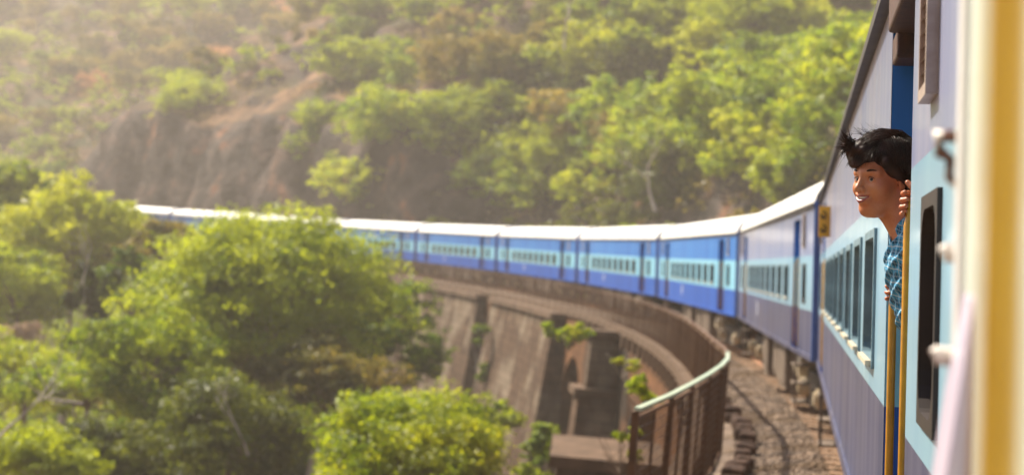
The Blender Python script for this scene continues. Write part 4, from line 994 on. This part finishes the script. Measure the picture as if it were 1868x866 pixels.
V = leaves(np.concatenate(C_), np.concatenate(N_), .34, rg, .5).reshape(-1, 3)
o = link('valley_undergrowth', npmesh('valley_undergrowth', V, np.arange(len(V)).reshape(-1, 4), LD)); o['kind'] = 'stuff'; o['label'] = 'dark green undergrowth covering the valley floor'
# bare pale trees
def bare(label, px, py, d, lens, seed, lean=(0, 0, 1), r=.09, depth=4):
    rr = random.Random(seed); c = Vector(at(px, py, d)); t = thing('bare_tree', label, 'tree', c); m = MB()
    def grow(p, dr, ln, r, k):
        pts = [p]; rs = [r]; q = p; dd = dr.copy()
        for i in range(4): dd = (dd+Vector((rr.uniform(-.22, .22), rr.uniform(-.22, .22), rr.uniform(-.12, .2)))).normalized(); q = q+dd*ln/4; pts.append(q); rs.append(r*(1-.13*(i+1)))
        m.tube(pts, rs, 5)
        if k > 0:
            for j in range(rr.choice((2, 3, 3))):
                b_ = pts[rr.choice((2, 3, 4))]; nd = (dd+Vector((rr.uniform(-.9, .9), rr.uniform(-.9, .9), rr.uniform(-.5, .7)))).normalized(); grow(b_, nd, ln*rr.uniform(.5, .75), r*.5, k-1)
    grow(Vector((0, 0, 0)), Vector(lean).normalized(), lens, r, depth); m.build('branches', PALEB, t); return t
bare('pale dead tree with crooked branches low at the left edge', -5, 800, 50, 1.9, 3, (.75, .1, .8), .05)
bare('pale dead branches reaching left above the bottom left bush', 150, 735, 52, 1.0, 9, (-1, 0, .1), .035)
bare('thin pale branches standing above the slender ivy tree', 150, 520, 84, 1.8, 5, (0, 0, 1), .06)
bare('leaning pale bare branch in front of the shaded tree, left of the lime bush', 452, 830, 57, 1.6, 12, (-.45, 0, 1), .035)
bare('white forked bare tree on the slope just behind the train', 1196, 385, 96, 2.4, 8, (-.3, 0, 1), .10)
bare('tall pale bare tree high on the hillside near the top edge', 1030, 90, 160, 3.6, 14, (0, 0, 1), .12)
bare('pale bare tree on the brown slope left of the green wood', 760, 170, 190, 3.4, 15, (0, 0, 1), .12)
bare('pale bare tree above the rock face', 400, 262, 215, 3.2, 17, (.5, 0, 1), .12)

# green undergrowth low on the slopes, filling between the trees
C_ = []; N_ = []; NC = 3000; s_ = rg.uniform(15, 175, NC)+rg.random(NC)*(rg.random(NC) < .3)*170; t_ = 7.5+rg.random(NC)**1.2*75; kp = ~((wcliff(s_) > .3) & (t_ < 15) & (rg.random(NC) < .72)); s_, t_ = s_[kp], t_[kp]
x_ = C0[0]+(R+t_)*np.cos(s_/R); y_ = C0[1]+(R+t_)*np.sin(s_/R); z_ = ground(s_, t_)
for x, y, z in zip(x_, y_, z_):
    r = rg.uniform(.9, 2.6); k = 60; d = rg.normal(size=(k, 3)); d[:, 2] = np.abs(d[:, 2]); d /= np.linalg.norm(d, axis=1)[:, None]
    C_.append(np.array([x, y, z])+d*r*rg.uniform(.4, 1.1, (k, 1))*np.array([1, 1, .9])); N_.append(d)
V = leaves(np.concatenate(C_), np.concatenate(N_), .36, rg, .5).reshape(-1, 3)
o = link('hillside_undergrowth', npmesh('hillside_undergrowth', V, np.arange(len(V)).reshape(-1, 4), LO)); o['kind'] = 'stuff'; o['label'] = 'green undergrowth between the trees of the hillside'
# a label of its own for every repeated tree: its kind, size, and the coach or bank it stands by
_o = ['leftmost', 'second from left', 'third from left', 'fourth from left', 'fifth from left', 'sixth from left', 'seventh from left', 'eighth from left', 'ninth from left', 'tenth from left', 'eleventh from left', 'twelfth from left']+['%s from left' % w for w in 'thirteenth fourteenth fifteenth sixteenth seventeenth eighteenth nineteenth twentieth'.split()]
ORD = _o
KW = {'green': 'mid green', 'yellow': 'yellow green', 'olive': 'dull olive', 'dark': 'dark green', 'dry': 'dry orange brown'}
buckets = {}
for t, kk, p, sc, lb in LAB:
    v = np.array(p)-np.array([0, 0, EYE]); dd = v@fw; px = 934+FPX*(v@rt)/dd; py = 433-FPX*(v@up)/dd
    size = 'small' if sc < .72 else ('large' if sc > .98 else 'middling'); s_, t_ = st(p[0], p[1])
    k = int(max(0, min(9, (s_-6)//22.3))); where = 'the %s coach' % ordn[k]
    if lb is None: band = 'high above' if py < 110 else ('midway above' if py < 260 else 'low above'); key = '%s %s tree %s %s' % (size, KW[kk], band, where)
    elif 'behind the train' in lb: key = '%s %s tree close behind %s' % (size, KW[kk], where)
    else: key = '%s %s tree on the valley floor below %s' % (size, KW[kk], where)
    buckets.setdefault(key, []).append((px, t))
for key, l in buckets.items():
    l.sort(key=lambda q: q[0])
    for i, (px, t) in enumerate(l): t['label'] = key if len(l) == 1 else (ORD[min(i, 19)]+' '+key)
# ------------------------------------------------------------------ haze
hm = bpy.data.materials.new('hazy_air'); hm.use_nodes = True; n = hm.node_tree.nodes; n.remove(n['Principled BSDF'])
pv = n.new('ShaderNodeVolumePrincipled'); pv.inputs['Color'].default_value = (1, .90, .80, 1); pv.inputs['Density'].default_value = HAZE; pv.inputs['Anisotropy'].default_value = .42
hm.node_tree.links.new(pv.outputs[0], n['Material Output'].inputs['Volume'])
m = MB(); m.box(-1000, 800, -1000, 1000, -45, 112); hz = m.build('haze', hm); hz['kind'] = 'stuff'; hz['label'] = 'pale warm haze filling the valley air'
